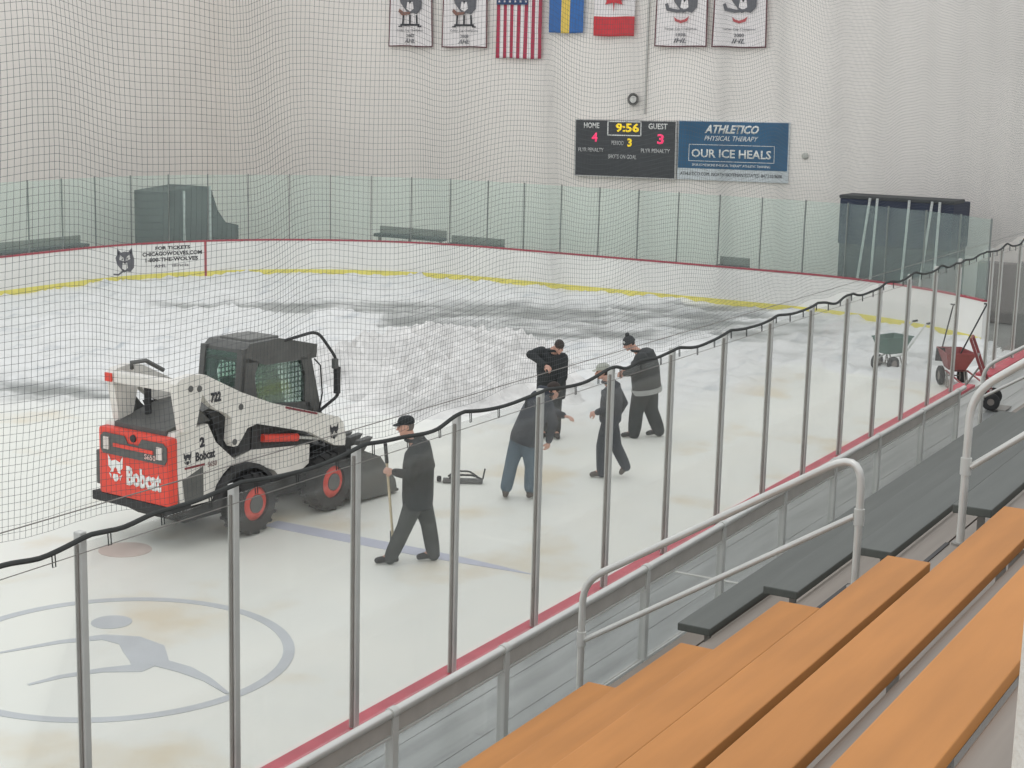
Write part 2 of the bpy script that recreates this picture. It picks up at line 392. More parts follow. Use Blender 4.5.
# ------------------------------------------------------------------ rink boards
def board_run(name, path, label, cat='rink boards', capw=(-0.16, 0.13), capm=None):
    """path = list of plan points; boards (white), yellow kickplate, red cap as parts"""
    t = thing(name, label, cat, (path[0][0], path[0][1], 0))
    ox, oy = path[0]
    def strip(off0, off1, z0, z1, m, nm):
        vs = []; fs = []; n = len(path)
        for i, (x, y) in enumerate(path):
            a = Vector(path[max(0, i - 1)]); b = Vector(path[min(n - 1, i + 1)]); d = (b - a).normalized(); nn = Vector((-d.y, d.x))
            for off in (off0, off1):
                for z in (z0, z1): vs.append((x - ox + nn.x * off, y - oy + nn.y * off, z))
        for i in range(n - 1):
            k = 4 * i
            for q in ((0, 1, 5, 4), (2, 6, 7, 3), (1, 3, 7, 5), (0, 4, 6, 2)): fs.append(tuple(k + w_ for w_ in q))
        fs += [(0, 2, 3, 1), (4 * n - 4, 4 * n - 3, 4 * n - 1, 4 * n - 2)]
        return MB().add(vs, fs).build(nm, m, t)
    # left of travel direction is the ice side
    strip(-0.08, 0.04, 0.0, 1.03, M_board, 'board_panel')
    strip(0.03, 0.050, 0.0, 0.17, M_yellow, 'kickplate')
    strip(capw[0], capw[1], 1.03, 1.075, capm or M_red, 'cap_rail')
    return t
def arc(c, a0, a1, n=14): return [(c[0] + RAD * math.cos(a0 + (a1 - a0) * i / n), c[1] + RAD * math.sin(a0 + (a1 - a0) * i / n)) for i in range(n + 1)]
GATE0, GATE1 = 27.45, 28.6
near = board_run('near_boards', [(3.0, YN), (GATE0, YN)], 'long near rink boards with red top rail below the seating')
board_run('near_boards', [(GATE1, YN), (CX, YN)], 'short stretch of near boards beyond the gate by the wheelbarrow')
far_path = arc((CX, CYN), -math.radians(44.5), 0, 44) + arc((CX, CYF), 0, PI / 2, 70) + [(8.0, YF)]
fb = board_run('far_boards', far_path, 'white end boards with yellow kickplate curving round the far side of the rink', capw=(-.05, .055), capm=mat('cap_dull_red', (170, 78, 88), .5))
def child_at(o, par): o.location = Vector(o.location) - Vector(par.location); o.parent = par
# red goal line seam on far side boards
sx = far_corner(math.radians(56)); 
def board_point(xt):     # y on the far-left corner for a given x
    return CYF + math.sqrt(max(0, RAD ** 2 - (xt - CX) ** 2)) if xt > CX else YF
gx = 37.05; gy = board_point(gx); nrm = Vector((CX - gx, CYF - gy, 0)).normalized(); tan = Vector((-nrm.y, nrm.x, 0))
mb = MB(); c0 = Vector((gx, gy, 0)) + nrm * 0.042 - Vector((fb.location.x, fb.location.y, 0))
a, b = c0 - tan * 0.035, c0 + tan * 0.035
vs = [a, b, b + Vector((0, 0, 1.03)), a + Vector((0, 0, 1.03))]; vs2 = [v + nrm * 0.012 for v in vs]
mb.add(vs + vs2, [(0, 1, 2, 3), (4, 5, 6, 7), (0, 1, 5, 4), (1, 2, 6, 5), (2, 3, 7, 6), (3, 0, 4, 7)]).build('goal_line_stripe', M_redline, fb)
# lettering on the far boards
M_ink = mat('ink_dark', (52, 52, 56), 0.6)
M_inkg = mat('ink_grey', (104, 104, 108), 0.6)
def on_far(xpos):   # local frame on the boards at x
    y = board_point(xpos)
    if xpos > CX: n_ = Vector((CX - xpos, CYF - y, 0)).normalized()
    else: n_ = Vector((0, -1, 0))
    r_ = Vector((-n_.y, n_.x, 0)); return Vector((xpos, y, 0)) + n_ * 0.015 - Vector((fb.location.x, fb.location.y, 0)), r_, n_
p_, r_, n_ = on_far(36.05)
bend_o = p_ + Vector((fb.location.x, fb.location.y, 0)); bend_n = n_
o_ = p_ - r_ * 1.02
text('ticket_lettering', 'FOR TICKETS', M_ink, fb, o_ + r_ * 0.55 + Vector((0, 0, .85)), r_, (0, 0, 1), 1.10, .10, bold=.03)
text('website_lettering', 'CHICAGOWOLVES.COM', M_ink, fb, o_ + r_ * .12 + Vector((0, 0, .68)), r_, (0, 0, 1), 1.9, .115, bold=.03)
text('phone_lettering', '1-800-THE-WOLVES', M_ink, fb, o_ + r_ * .22 + Vector((0, 0, .51)), r_, (0, 0, 1), 1.68, .115, bold=.03)
text('sponsor_lettering', 'AHL   illinois', M_inkg, fb, o_ + r_ * .50 + Vector((0, 0, .34)), r_, (0, 0, 1), 1.1, .09, bold=.01)
M_logor = mat('ink_red', (190, 90, 92), 0.6)
def bend_to_boards(o):
    off = Vector((fb.location.x, fb.location.y, 0)); t0 = None
    for v in o.data.vertices:
        w_ = v.co + off
        if w_.x <= CX: v.co.y = YF - .042 - (.006 if v.index % 2 else 0) - fb.location.y; continue
        d = Vector((w_.x - CX, w_.y - CYF)); dep = (w_ - bend_o).dot(bend_n)
        d = d.normalized() * (RAD - .043 - max(0, dep)); v.co.x = CX + d.x - off.x; v.co.y = CYF + d.y - off.y
def wolf(parent, origin, right, s, dark, mid, light, stick=True):
    """abstract wolf-head crest: ears, ruff, muzzle"""
    R_ = Vector(right); U_ = Vector((0, 0, 1)); O_ = Vector(origin)
    def pl(pts, m, nm, d): mb = MB(); [flat_poly(mb, [(x * s, y * s) for x, y in q], O_, R_, U_, d, d + .004) for q in pts]; return mb.build(nm, m, parent)
    head = pl([[(-.42, -.1), (-.5, .2), (-.42, .32), (-.40, .62), (-.2, .42), (0, .46), (.2, .42), (.40, .62), (.44, .3), (.52, .1), (.5, -.3), (.3, -.5), (.1, -.45), (-.05, -.5), (-.2, -.35)]], dark, 'emblem', 0)
    pl([[(-.30, .1), (-.25, .3), (-.08, .2), (-.05, .02)], [(.30, .1), (.25, .3), (.08, .2), (.05, .02)], [(-.12, -.05), (.12, -.05), (.16, -.3), (0, -.4), (-.16, -.3)]], light, 'emblem_light_patch', .004)
    pl([[(-.06, -.02), (.06, -.02), (0, -.14)], [(-.2, .12), (-.1, .16), (-.12, .08)], [(.2, .12), (.1, .16), (.12, .08)], [(.34, .3), (.38, .5), (.28, .4)], [(-.34, .3), (-.38, .5), (-.28, .4)]], mid, 'emblem_detail', .008)
    if stick: pl([[(-.85, -.48), (-.80, -.56), (-.35, -.62), (.0, -.42), (-.05, -.36), (-.36, -.54)]], dark, 'emblem_stick', 0)
for o_t in [c for c in bpy.data.objects if c.parent == fb and 'lettering' in c.name]: bend_to_boards(o_t)
p_, r_, n_ = on_far(34.62)
p_ = p_ + n_ * .03
wolf(fb, p_ + Vector((0, 0, .58)), r_, .62, M_inkg, M_ink, mat('ink_pale', (214, 212, 208), .6))

# ------------------------------------------------------------------ glass posts and panes
X0, DX = 6.83717, 1.404941
def glass_post():
    mb = MB(); mb.box(-.03, .03, -.035, .035, 0, ZG + .05 - ZB, bev=.008)
    return mb
near_posts = []
for k in range(-1, 19):
    x = X0 + DX * k
    if GATE0 + 0.1 < x < GATE1 - .1: x = GATE1 + .05
    t = thing('glass_post', f'{ORD[k + 1]} silver upright from the left between the near glass panes' if k >= 0 else 'silver upright of the near glass just outside the left edge', 'post', (x, YN, ZB + .005), group=None)
    if k < 0: t['label'] = 'silver upright of the near glass nearest the left corner'
    else: t['label'] = f'{ORD[k]} silver upright from the left holding the near glass panes'
    MB().box(-.026, .026, -.03, .03, 0, ZG + .07 - ZB, bev=.007).build('upright', M_alu, t)
    MB().box(-.036, .036, -.012, .012, 0.01, ZG - ZB, bev=.003).build('glazing_strip', M_alud, t)
    near_posts.append(x)
for k in range(len(near_posts) - 1):
    xa, xb = near_posts[k] + .037, near_posts[k + 1] - .037
    if xa < GATE0 < xb or (xa > GATE0 - .5 and xb < GATE1 + .3): continue
    o = MB().box(0, xb - xa, -.006, .006, 0, ZG - ZB - .01).build('rink_glass', G_near, loc=(xa, YN, ZB + .008))
    tag(o, f'clear glass pane on the near boards, {ORD[k]} from the left', 'glass pane')
# far posts along the far path, equal arc steps
def walk(path, step, start=0.0):
    res = []; d = -start
    for (x0_, y0_), (x1_, y1_) in zip(path, path[1:]):
        L_ = math.hypot(x1_ - x0_, y1_ - y0_)
        while d <= L_:
            if d >= 0: t_ = d / L_; res.append((x0_ + (x1_ - x0_) * t_, y0_ + (y1_ - y0_) * t_, math.atan2(y1_ - y0_, x1_ - x0_)))
            d += step
        d -= L_
    return res
fine = arc((CX, CYN), -math.radians(44.5), 0, 60) + arc((CX, CYF), 0, PI / 2, 120)[0:] + [(8.0, YF)]
fine = [fine[0]] + [b for a, b in zip(fine, fine[1:]) if math.hypot(a[0] - b[0], a[1] - b[1]) > 1e-4]
fp = walk(fine, 1.22, 0.0)
M_fpost = mat('far_post', (140, 146, 142), 0.5, 0.3)
for i, (x, y, a) in enumerate(fp):
    nx_, ny_ = -math.sin(a), math.cos(a)
    o = MB().box(-.014, .014, -.02, .02, 0, 1.93, bev=.005).build('glass_post', M_fpost, loc=(x, y, ZB + .005), rotz=a)
    tag(o, f'slim dark upright of the far glass, {ORD[i]} counting from the right end', 'post')
    if i < len(fp) - 1:
        x2, y2, _ = fp[i + 1]; L_ = math.hypot(x2 - x, y2 - y); a2 = math.atan2(y2 - y, x2 - x)
        o = MB().box(.024, L_ - .024, -.005, .005, 0, 1.90).build('rink_glass', G_far, loc=(x, y, ZB + .008), rotz=a2)
        tag(o, f'pale green glass pane on the far boards, {ORD[i]} counting from the right end', 'glass pane')

# ------------------------------------------------------------------ netting over the near glass
def build_net():
    YNET = YN - .01; cell = .043; z0, z1 = ZG + .12, 9.0; xa, xb = 5.2, 34.2
    def disp(x, z):
        f = sm(z0, z0 + 1.0, z)
        dz = .055 * math.sin(2 * PI * x / 2.81 + .6 * math.sin(z * .7)) * (0.25 + .75 * f) + .035 * math.sin(2 * PI * x / 6.3 + 1.0 + z * .35) + .02 * math.sin(x * 5.1 + z)
        q_ = 1.0 if x < 14 else max(.08, 1 - (x - 14) / 9); dy = f * q_ * (.07 * math.sin(2 * PI * x / 1.9 + .5 * z) + .05 * math.sin(2 * PI * x / 4.6 + 1.7))
        dx = .018 * math.sin(z * 2.3 + x * 1.1) * f + .03 * math.sin(z * .9 + x * .37) * f
        return Vector((x + dx, YNET + dy, z + dz))
    def strand(mb_v, mb_f, pts, r, vertical):
        n = len(pts); k0 = len(mb_v)
        for p in pts:
            if vertical: q = [(r, 0, 0), (-r * .5, r * .87, 0), (-r * .5, -r * .87, 0)]
            else: q = [(0, 0, r), (0, r * .87, -r * .5), (0, -r * .87, -r * .5)]
            for d in q: mb_v.append((p.x + d[0], p.y + d[1], p.z + d[2]))
        for i in range(n - 1):
            a = k0 + 3 * i
            mb_f += [(a, a + 1, a + 4, a + 3), (a + 1, a + 2, a + 5, a + 4), (a + 2, a, a + 3, a + 5)]
    V, Fc = [], []
    nx_ = int((xb - xa) / cell)
    for i in range(nx_ + 1):
        x = xa + i * cell; ztop = z1 if x > 14 else 7.6
        m_ = int((ztop - z0) / .33)
        strand(V, Fc, [disp(x, z0 + (ztop - z0) * j / m_) for j in range(m_ + 1)], .00125, True)
    nzc = int((z1 - z0) / cell)
    for j in range(nzc + 1):
        z = z0 + j * cell; xs = xa if z < 7.6 else 14.0
        m_ = int((xb - xs) / .2)
        strand(V, Fc, [disp(xs + (xb - xs) * i / m_, z) for i in range(m_ + 1)], .00125, False)
    t = thing('protective_netting', 'dark square-mesh safety net hanging above the near glass', 'net', (5.2, YNET, z0))
    me = bpy.data.meshes.new('mesh'); me.from_pydata([(v[0] - 5.2, v[1] - YNET, v[2] - z0) for v in V], [], Fc)
    link('netting_cords', me, M_net, t)
    # black hem
    pts = []; x = 5.2; rng = random.Random(3)
    knots = []
    while x < 34.2:
        knots.append((x, rng.uniform(-.045, .035))); x += rng.uniform(.32, .6)
    def hz(x):
        for (a, za), (b, zb) in zip(knots, knots[1:]):
            if a <= x <= b: s_ = sm(a, b, x); return za + (zb - za) * s_
        return 0
    def hz2(x):
        ph = (x - X0) % DX / DX
        return -.02 + .85 * hz(x) - .05 * math.sin(PI * ph)
    n = 420
    path = [Vector((5.2 + 29 * i / n, YNET - .06, z0 - .01 + hz2(5.2 + 29 * i / n))) for i in range(n + 1)]
    off = Vector((5.2, YNET, z0))
    hb = MB(); hb.tube([p - off for p in path], .0165, 8); hb.build('hem_band', M_band, t, True)
    MB().tube([(0, -.045, -.16), (29, -.045, -.16)], .003, 5).build('lower_wire', M_alud, t)
    MB().tube([(0, -.03, .10), (29, -.03, .10)], .004, 5).build('upper_wire', M_alud, t)
    k = 0; x = 5.65
    while x < 31:
        z = hz2(x) - .02
        MB().tube([(x - 5.2 - .012, -.04, z), (x - 5.2 - .012, -.045, z - .085), (x - 5.2 + .012, -.045, z - .085), (x - 5.2 + .012, -.04, z)], .004, 5).build('snap_hook', M_band, t)
        x += DX / 3 * (1.0 if k % 2 else .97); k += 1
build_net()

# ------------------------------------------------------------------ back wall signs
WX = 45.05
def W(y, z, d=0.0): return Vector((WX - d, y, z))
RY = Vector((0, -1, 0)); UZ = Vector((0, 0, 1))     # the signs hang a hair out of level
RYt = Vector((0, -math.cos(.016), math.sin(.016))); UZt = Vector((0, math.sin(.016), math.cos(.016)))
def panel(name, m, parent, y, z, wd, ht, d0, d1, r=RYt, u=UZt):
    mb = MB(); flat_poly(mb, [(0, 0), (wd, 0), (wd, ht), (0, ht)], W(y, z) - Vector(parent.location), r, u, d0, d1); return mb.build(name, m, parent)
M_sb = mat('scoreboard_face', (72, 74, 76), 0.7, var=0.05)
M_white = mat('ink_white', (236, 236, 232), 0.6, var=.02)
M_wled = mat('ink_offwhite', (200, 200, 198), 0.6, var=.02)
M_ledy = mat('led_yellow', (250, 214, 40), 0.5, emit=((250, 214, 40), .55))
M_ledr = mat('led_pink', (250, 70, 120), 0.5, emit=((250, 60, 110), .55))
t = thing('scoreboard', 'dark grey electronic hockey scoreboard showing 9:56 on the back wall', 'scoreboard', (WX, 23.56, 3.09))
panel('cabinet', M_sb, t, 23.56, 3.09, 3.34, 1.67, 0, .12)
L = t.location
def st(nm, s, m, dy, dz, wd, ht, **k): return text(nm, s, m, t, W(23.56, 3.09, .121) - L + RYt * dy + UZt * dz, RYt, UZt, wd, ht, .006, **k)
st('home_lettering', 'HOME', M_white, .28, 1.43, .52, .17, bold=.02)
st('guest_lettering', 'GUEST', M_white, 2.45, 1.44, .62, .17, bold=.02)
st('clock_digits', '9:56', M_ledy, 1.36, 1.33, .78, .27, bold=.03)
st('home_score_digit', '4', M_ledr, .55, 1.02, .2, .28, bold=.03)
st('guest_score_digit', '3', M_ledr, 2.75, 1.0, .22, .30, bold=.03)
st('period_lettering', 'PERIOD', M_wled, 1.22, .94, .42, .13, bold=.01)
st('period_digit', '3', M_ledy, 1.76, .90, .15, .25, bold=.03)
st('home_penalty_lettering', 'PLYR PENALTY', M_wled, .10, .72, .86, .12, bold=.015)
st('guest_penalty_lettering', 'PLYR PENALTY', M_wled, 2.22, .74, .95, .12, bold=.015)
st('shots_lettering', 'SHOTS ON GOAL', M_wled, 1.12, .53, .95, .13, bold=.015)
mb = MB()
for q in ([(1.08, 1.22), (2.22, 1.22), (2.22, 1.25), (1.08, 1.25)], [(1.08, 1.22), (1.11, 1.22), (1.11, 1.66), (1.08, 1.66)], [(2.19, 1.22), (2.22, 1.22), (2.22, 1.66), (2.19, 1.66)], [(1.08, 1.63), (2.22, 1.63), (2.22, 1.66), (1.08, 1.66)]):
    flat_poly(mb, q, W(23.56, 3.09, .12) - L, RYt, UZt, 0, .01)
mb.build('clock_frame', M_white, t)
mb = MB()
for q in ([(-.03, -.03), (3.37, -.03), (3.37, 0), (-.03, 0)], [(-.03, 1.67), (3.37, 1.67), (3.37, 1.70), (-.03, 1.70)], [(-.03, 0), (0, 0), (0, 1.67), (-.03, 1.67)], [(3.34, 0), (3.37, 0), (3.37, 1.67), (3.34, 1.67)]):
    flat_poly(mb, q, W(23.56, 3.09) - L, RYt, UZt, 0, .13)
mb.build('edge_trim', mat('trim_grey', (196, 194, 190), .6), t)
# advertisement
t = thing('advertising_sign', 'blue physical therapy advertisement beside the scoreboard on the back wall', 'sign', (WX, 20.16, 3.15)); L = t.location
M_ad = mat('ad_blue', (52, 98, 132), 0.6, var=.12, scale=.9)
panel('backing', mat('ad_edge', (206, 212, 214), .6), t, 20.16, 3.13, 3.48, 1.73, 0, .06)
panel('blue_panel', M_ad, t, 20.14, 3.47, 3.42, 1.37, .06, .07)
def st2(nm, s, m, dy, dz, wd, ht, **k): return text(nm, s, m, t, W(20.16, 3.13, .071) - L + RYt * dy + UZt * dz, RYt, UZt, wd, ht, .006, **k)
st2('company_lettering', 'ATHLETICO', M_white, .85, 1.37, 1.70, .25, bold=.035, shear=.3)
st2('service_lettering', 'PHYSICAL THERAPY', M_white, .85, 1.16, 1.68, .14, bold=.0, shear=.3)
st2('slogan_lettering', 'OUR ICE HEALS', M_white, .45, .66, 2.50, .25, bold=.02)
st2('services_lettering', 'SPORTS MEDICINE PHYSICAL THERAPY ATHLETIC TRAINING', M_white, .48, .41, 2.45, .07)
text('address_lettering', 'ATHLETICO.COM  NORTH HOFFMAN ESTATES  847.310.9600', M_ink, t, W(20.16, 3.13, .061) - L + RYt * .1 + UZt * .13, RYt, UZt, 3.2, .10, .006)
mb = MB()
for q in ([(.36, .55), (3.05, .55), (3.05, .565), (.36, .565)], [(.36, 1.03), (3.05, 1.03), (3.05, 1.045), (.36, 1.045)], [(.36, .55), (.375, .55), (.375, 1.04), (.36, 1.04)], [(3.035, .55), (3.05, .55), (3.05, 1.04), (3.035, 1.04)]):
    flat_poly(mb, q, W(20.16, 3.13, .07) - L, RYt, UZt, 0, .006)
mb.build('slogan_frame', M_white, t)
# wall fixtures
t = thing('wall_horn', 'small round grey horn on the wall above the scoreboard', 'horn', (WX, 21.68, 5.43))
MB().lathe([(0, .06), (.04, .12), (.12, .19), (.12, .15), (.03, .10)], (0, 0, 0), (-1, 0, 0), 24, close=False).build('bell', mat('horn_grey', (120, 118, 114), .5, .3), t, True)
MB().lathe([(.02, .10), (.13, .11), (.135, .07)], (0, 0, 0), (-1, 0, 0), 20, close=False).build('grille', mat('horn_pale', (214, 212, 206), .5), t, True)
tag(MB().lathe([(0, .10), (.06, .09), (.09, .05), (.095, .02)], (0, 0, 0), (-1, 0, 0), 16, close=False).build('wall_fixture', mat('fixture', (186, 186, 178), .5), None, True, loc=(WX, 16.21, 3.99)), 'tiny round fixture on the wall right of the advertisement', 'fixture')
tag(MB().box(44.98, WX, 21.29, 21.33, 5.0, 9.5).build('wall_conduit', mat('conduit', (192, 190, 184), .6)), 'thin vertical conduit on the wall above the scoreboard', 'pipe')

# ------------------------------------------------------------------ flags and banners
def cloth(y, zbot, wd, ht, colfn, mats, name, parent, nx=33, nz_=40, ph=0.0, taper=0.0):
    vs = []; fs = []; mi = []
    def P(u, v, d):
        x = WX - .12 + .025 * math.sin(u * 9 + ph + v * 2) * (0.4 + .6 * (1 - v)) - d
        return (x - parent.location.x, y - wd * (u + taper * (u - .5) * (v)) - parent.location.y, zbot + ht * v + .01 * math.sin(u * 7 + ph) - parent.location.z)
    for d in (0, .008):
        for j in range(nz_ + 1):
            for i in range(nx + 1): vs.append(P(i / nx, j / nz_, d))
    S_ = (nx + 1) * (nz_ + 1)
    for d in (0, 1):
        for j in range(nz_):
            for i in range(nx):
                k = d * S_ + j * (nx + 1) + i; f = (k, k + 1, k + nx + 2, k + nx + 1)
                fs.append(f if d else f[::-1]); mi.append(colfn((i + .5) / nx, (j + .5) / nz_))
    for i in range(nx):
        for j in (0, nz_):
            k = j * (nx + 1) + i; fs.append((k, k + 1, k + 1 + S_, k + S_)); mi.append(colfn((i + .5) / nx, min(.999, max(0, j / nz_ - .001))))
    for j in range(nz_):
        for i in (0, nx):
            k = j * (nx + 1) + i; fs.append((k, k + nx + 1, k + nx + 1 + S_, k + S_)); mi.append(colfn(min(.999, i / nx), (j + .5) / nz_))
    me = bpy.data.meshes.new(name); me.from_pydata(vs, [], fs)
    for m in mats: me.materials.append(m)
    me.polygons.foreach_set('material_index', mi)
    return link(name, me, None, parent, True)
M_fr = mat('flag_red', (176, 62, 84), .8); M_fw = mat('flag_white', (236, 230, 228), .8, var=.02); M_fb = mat('flag_blue', (58, 76, 112), .8)
t = thing('hanging_flag', 'American flag with red and white stripes hung vertically high on the back wall', 'flag', (WX - .12, 26.5, 6.57))
cloth(26.5, 6.57, 1.62, 3.2, lambda u, v: (0 if int(u * 13) % 2 == 0 else 1), [M_fr, M_fw, M_fb], 'cloth', t, 39, 40)
def star(mb, cx, cz, r, org):
    pts = [((r if i % 2 == 0 else r * .4) * math.sin(PI * i / 5) + cx, (r if i % 2 == 0 else r * .4) * math.cos(PI * i / 5) + cz) for i in range(10)]
    flat_poly(mb, pts, org, RY, UZ, 0, .004)
mb = MB(); flat_poly(mb, [(.02, 0), (1.13, 0), (1.13, 1.5), (.02, 1.5)], W(26.5, 8.20, .165) - t.location, RY, UZ, 0, .006); mb.build('star_field', M_fb, t)
mb = MB()
for r_i in range(9):
    for c_i in range(6 if r_i % 2 == 0 else 5):
        star(mb, .12 + c_i * .19 + (0 if r_i % 2 == 0 else .095), .1 + r_i * .16, .05, W(26.5, 8.20, .172) - t.location)
mb.build('stars', M_fw, t)
t = thing('hanging_flag', 'Swedish blue and yellow flag between the American and Canadian flags', 'flag', (WX - .12, 24.62, 7.36))
cloth(24.64, 7.36, 1.2, 1.95, lambda u, v: 1 if (.36 < u < .60 or .56 < v < .72) else 0, [mat('sweden_blue', (62, 112, 178), .8), mat('sweden_yellow', (232, 200, 96), .8)], 'cloth', t, 30, 32, 1.0)
t = thing('hanging_flag', 'Canadian flag with red bottom band and maple leaf on the back wall', 'flag', (WX - .12, 23.1, 7.28))
cloth(23.1, 7.28, 1.38, 2.3, lambda u, v: 0 if (v < .26 or v > .74) else 1, [mat('canada_red', (206, 66, 72), .8), M_fw], 'cloth', t, 26, 40, 2.0)
leaf = [(0, -.5), (.03, -.18), (.34, -.24), (.28, -.12), (.55, .08), (.48, .13), (.53, .32), (.36, .28), (.30, .36), (.14, .16), (.20, .46), (.10, .41), (0, .58)]
leaf = leaf + [(-x, z) for x, z in leaf[-2:0:-1]]
mb = MB(); flat_poly(mb, [(.69 + x * .85, 1.15 + z * .95) for x, z in leaf], W(23.1, 7.28, .175) - t.location, RY, UZ, 0, .006); mb.build('maple_leaf', MATS['canada_red'], t)
def banner(y, wd, zb, l1, l2, l3, style, label):
    t = thing('championship_banner', label, 'banner', (WX - .12, y, zb)); L = t.location
    M_bb = mat('banner_border', (112, 74, 78), .8)
    cloth(y, zb, wd, 2.75, lambda u, v: 0 if (u < .025 or u > .975 or v < .014) else 1, [M_bb, M_fw], 'cloth', t, 40, 70, y, taper=-.06)
    o_ = W(y, zb, .165) - L
    text('title_lettering', l1, M_inkg, t, o_ + RY * (wd * .2) + UZ * .47, RY, UZ, wd * .6, .085, .004)
    text('year_lettering', l2, M_inkg, t, o_ + RY * (wd * .42) + UZ * .30, RY, UZ, wd * .18, .10, .004, bold=.01)
    text('league_lettering', l3, M_inkg, t, o_ + RY * (wd * .38) + UZ * .12, RY, UZ, wd * .24, .13, .004, shear=.3, bold=.01)
    if style == 0:
        wolf(t, o_ + RY * (wd * .5) + UZ * 1.45, RY, .85, M_inkg, M_ink, M_fw, False)
        mb = MB()
        for q in ([(-.36, .66), (.36, .66), (.36, .72), (-.36, .72)], [(-.30, .72), (-.24, .72), (-.22, 1.0), (-.28, 1.0)], [(-.03, .72), (.03, .72), (.03, 1.0), (-.03, 1.0)], [(.24, .72), (.30, .72), (.28, 1.0), (.22, 1.0)], [(-.44, .62), (-.3, .62), (-.3, .66), (-.44, .66)], [(.3, .62), (.44, .62), (.44, .66), (.3, .66)]):
            flat_poly(mb, q, o_ + RY * (wd * .5), RY, UZ, 0, .006)
        mb.build('trophy_base', M_ink, t)
        mb = MB(); flat_poly(mb, [(-.44, 1.1), (-.30, .98), (.0, 1.02), (.02, 1.1), (-.25, 1.09), (-.40, 1.2)], o_ + RY * (wd * .5), RY, UZ, .008, .014); mb.build('stick_mark', mat('ink_brown', (140, 104, 92), .7), t)
    else:
        wolf(t, o_ + RY * (wd * .56) + UZ * 1.38, RY, .80, M_inkg, M_ink, M_fw, False)
        mb = MB(); flat_poly(mb, [(-.52, 1.22), (-.46, 1.04), (-.15, .98), (.20, 1.02), (.20, 1.09), (-.1, 1.07), (-.38, 1.12), (-.44, 1.26)], o_ + RY * (wd * .5), RY, UZ, .008, .014); mb.build('stick_mark', M_inkg, t)
        mb = MB(); flat_poly(mb, [(-.22, .86), (-.18, .74), (0, .68), (.2, .74), (.26, .88), (.14, .80), (0, .76), (-.12, .79)], o_ + RY * (wd * .5), RY, UZ, 0, .006); mb.build('cup_outline', M_logor, t)
banner(30.54, 1.68, 6.88, 'Calder Cup Champions', '2002', 'AHL', 0, 'white championship banner hanging leftmost on the back wall')
banner(28.5, 1.68, 6.88, 'Calder Cup Champions', '2008', 'AHL', 0, 'white championship banner just left of the American flag')
banner(21.06, 1.70, 6.99, 'Turner Cup Champions', '1998', 'IHL', 1, 'white championship banner just right of the Canadian flag')
banner(19.23, 1.70, 6.99, 'Turner Cup Champions', '2000', 'IHL', 1, 'white championship banner hanging rightmost on the back wall')

# ------------------------------------------------------------------ things behind the far glass
M_tarp = mat('tarp_grey', (62, 64, 64), .8, var=.12, scale=1.5, bump=.3, bscale=3)
M_navy = mat('tarp_navy', (36, 44, 66), .8, var=.12, scale=1.2, bump=.3, bscale=3)
M_lgrey = mat('stack_grey', (68, 70, 74), .7, var=.15, scale=2, stretch=(1, 1, 8))
M_wpost = mat('prop_white', (206, 208, 206), .6)
t = thing('covered_equipment', 'dark grey covered stack with sloping right side behind the left glass', 'equipment', (39.1, 34.9, 0))
MB().prism([(-.15, 0), (3.5, 0), (3.5, .95), (2.85, 1.08), (2.45, 1.50), (2.1, 2.28), (1.5, 2.32), (-.15, 2.2)], 0, 1.2).build('cover', M_tarp, t)
MB().tube([(.75, -.06, 0), (.75, -.06, 2.2)], .04, 8).build('strap', M_wpost, t); MB().tube([(2.0, -.06, 0), (2.0, -.06, 2.3)], .04, 8).build('strap', M_wpost, t)
t = thing('covered_equipment', 'tall navy tarpaulin covered stack behind the right end glass', 'equipment', (42.2, 14.10, 0))
MB().box(0, 1.6, -2.95, 0, 0, 1.85).build('lower_stack', M_lgrey, t)
MB().box(-.04, 1.64, -2.99, .04, 1.85, 3.05, bev=.03).build('tarpaulin', M_navy, t)
MB().box(-.06, 1.0, -3.0, .06, 3.05, 3.14, bev=.02).build('top_bar', M_tarp, t)
for (ya, yb) in ((-.50, -.80), (-.92, -1.0), (-1.75, -1.85), (-2.20, -2.75), (-2.62, -2.95)):
    MB().tube([(-.12, ya - .0, 0), (-.12, yb + (.30 if yb < -2.5 else 0), 3.1)], .035, 8).build('prop', M_wpost, t)
tag(MB().box(0, .5, -3.8, 0, 0, 1.55, bev=.02).build('dark_partition', mat('partition', (112, 108, 106), .7, var=.06), loc=(43.0, 10.6, 0)), 'low brownish-grey partition right of the navy stack', 'partition')
# benches / hockey goals leaning beyond the end glass
def rack(x, y, wd, z, label):
    t = thing('low_bench', label, 'bench', (x, y, 0))
    mb = MB(); mb.box(-.2, .2, -wd, 0, z - .10, z, bev=.01); mb.build('seat', M_tarp, t)
    for yy in (-.1, -wd / 2, -wd + .1): MB().box(-.05, .05, yy - .03, yy + .03, 0, z - .1).build('leg', M_alud, t)
    MB().box(.15, .2, -wd, 0, z, z + .22, bev=.01).build('backrest', M_alud, t)
    return t
rack(43.0, 29.6, 2.5, 1.02, 'dark low bench behind the end glass below the left banners')
rack(43.0, 26.9, 1.9, .90, 'dark low bench behind the end glass below the American flag')
rack(43.0, 17.9, .9, .92, 'short dark bench behind the end glass below the advertisement')
t = rack(0, 0, 3.3, 1.02, 'dark low bench behind the left side glass beside the covered stack'); t.rotation_euler[2] = PI / 2; t.location = (31.3, 34.0, -.02)
tag(MB().box(-.1, .1, -.06, .06, -.1, .1, bev=.015).build('wall_box', mat('box_grey', (120, 122, 120), .6), loc=(34.8, 37.84, 2.2)), 'small grey box on the wall behind the left glass', 'box')

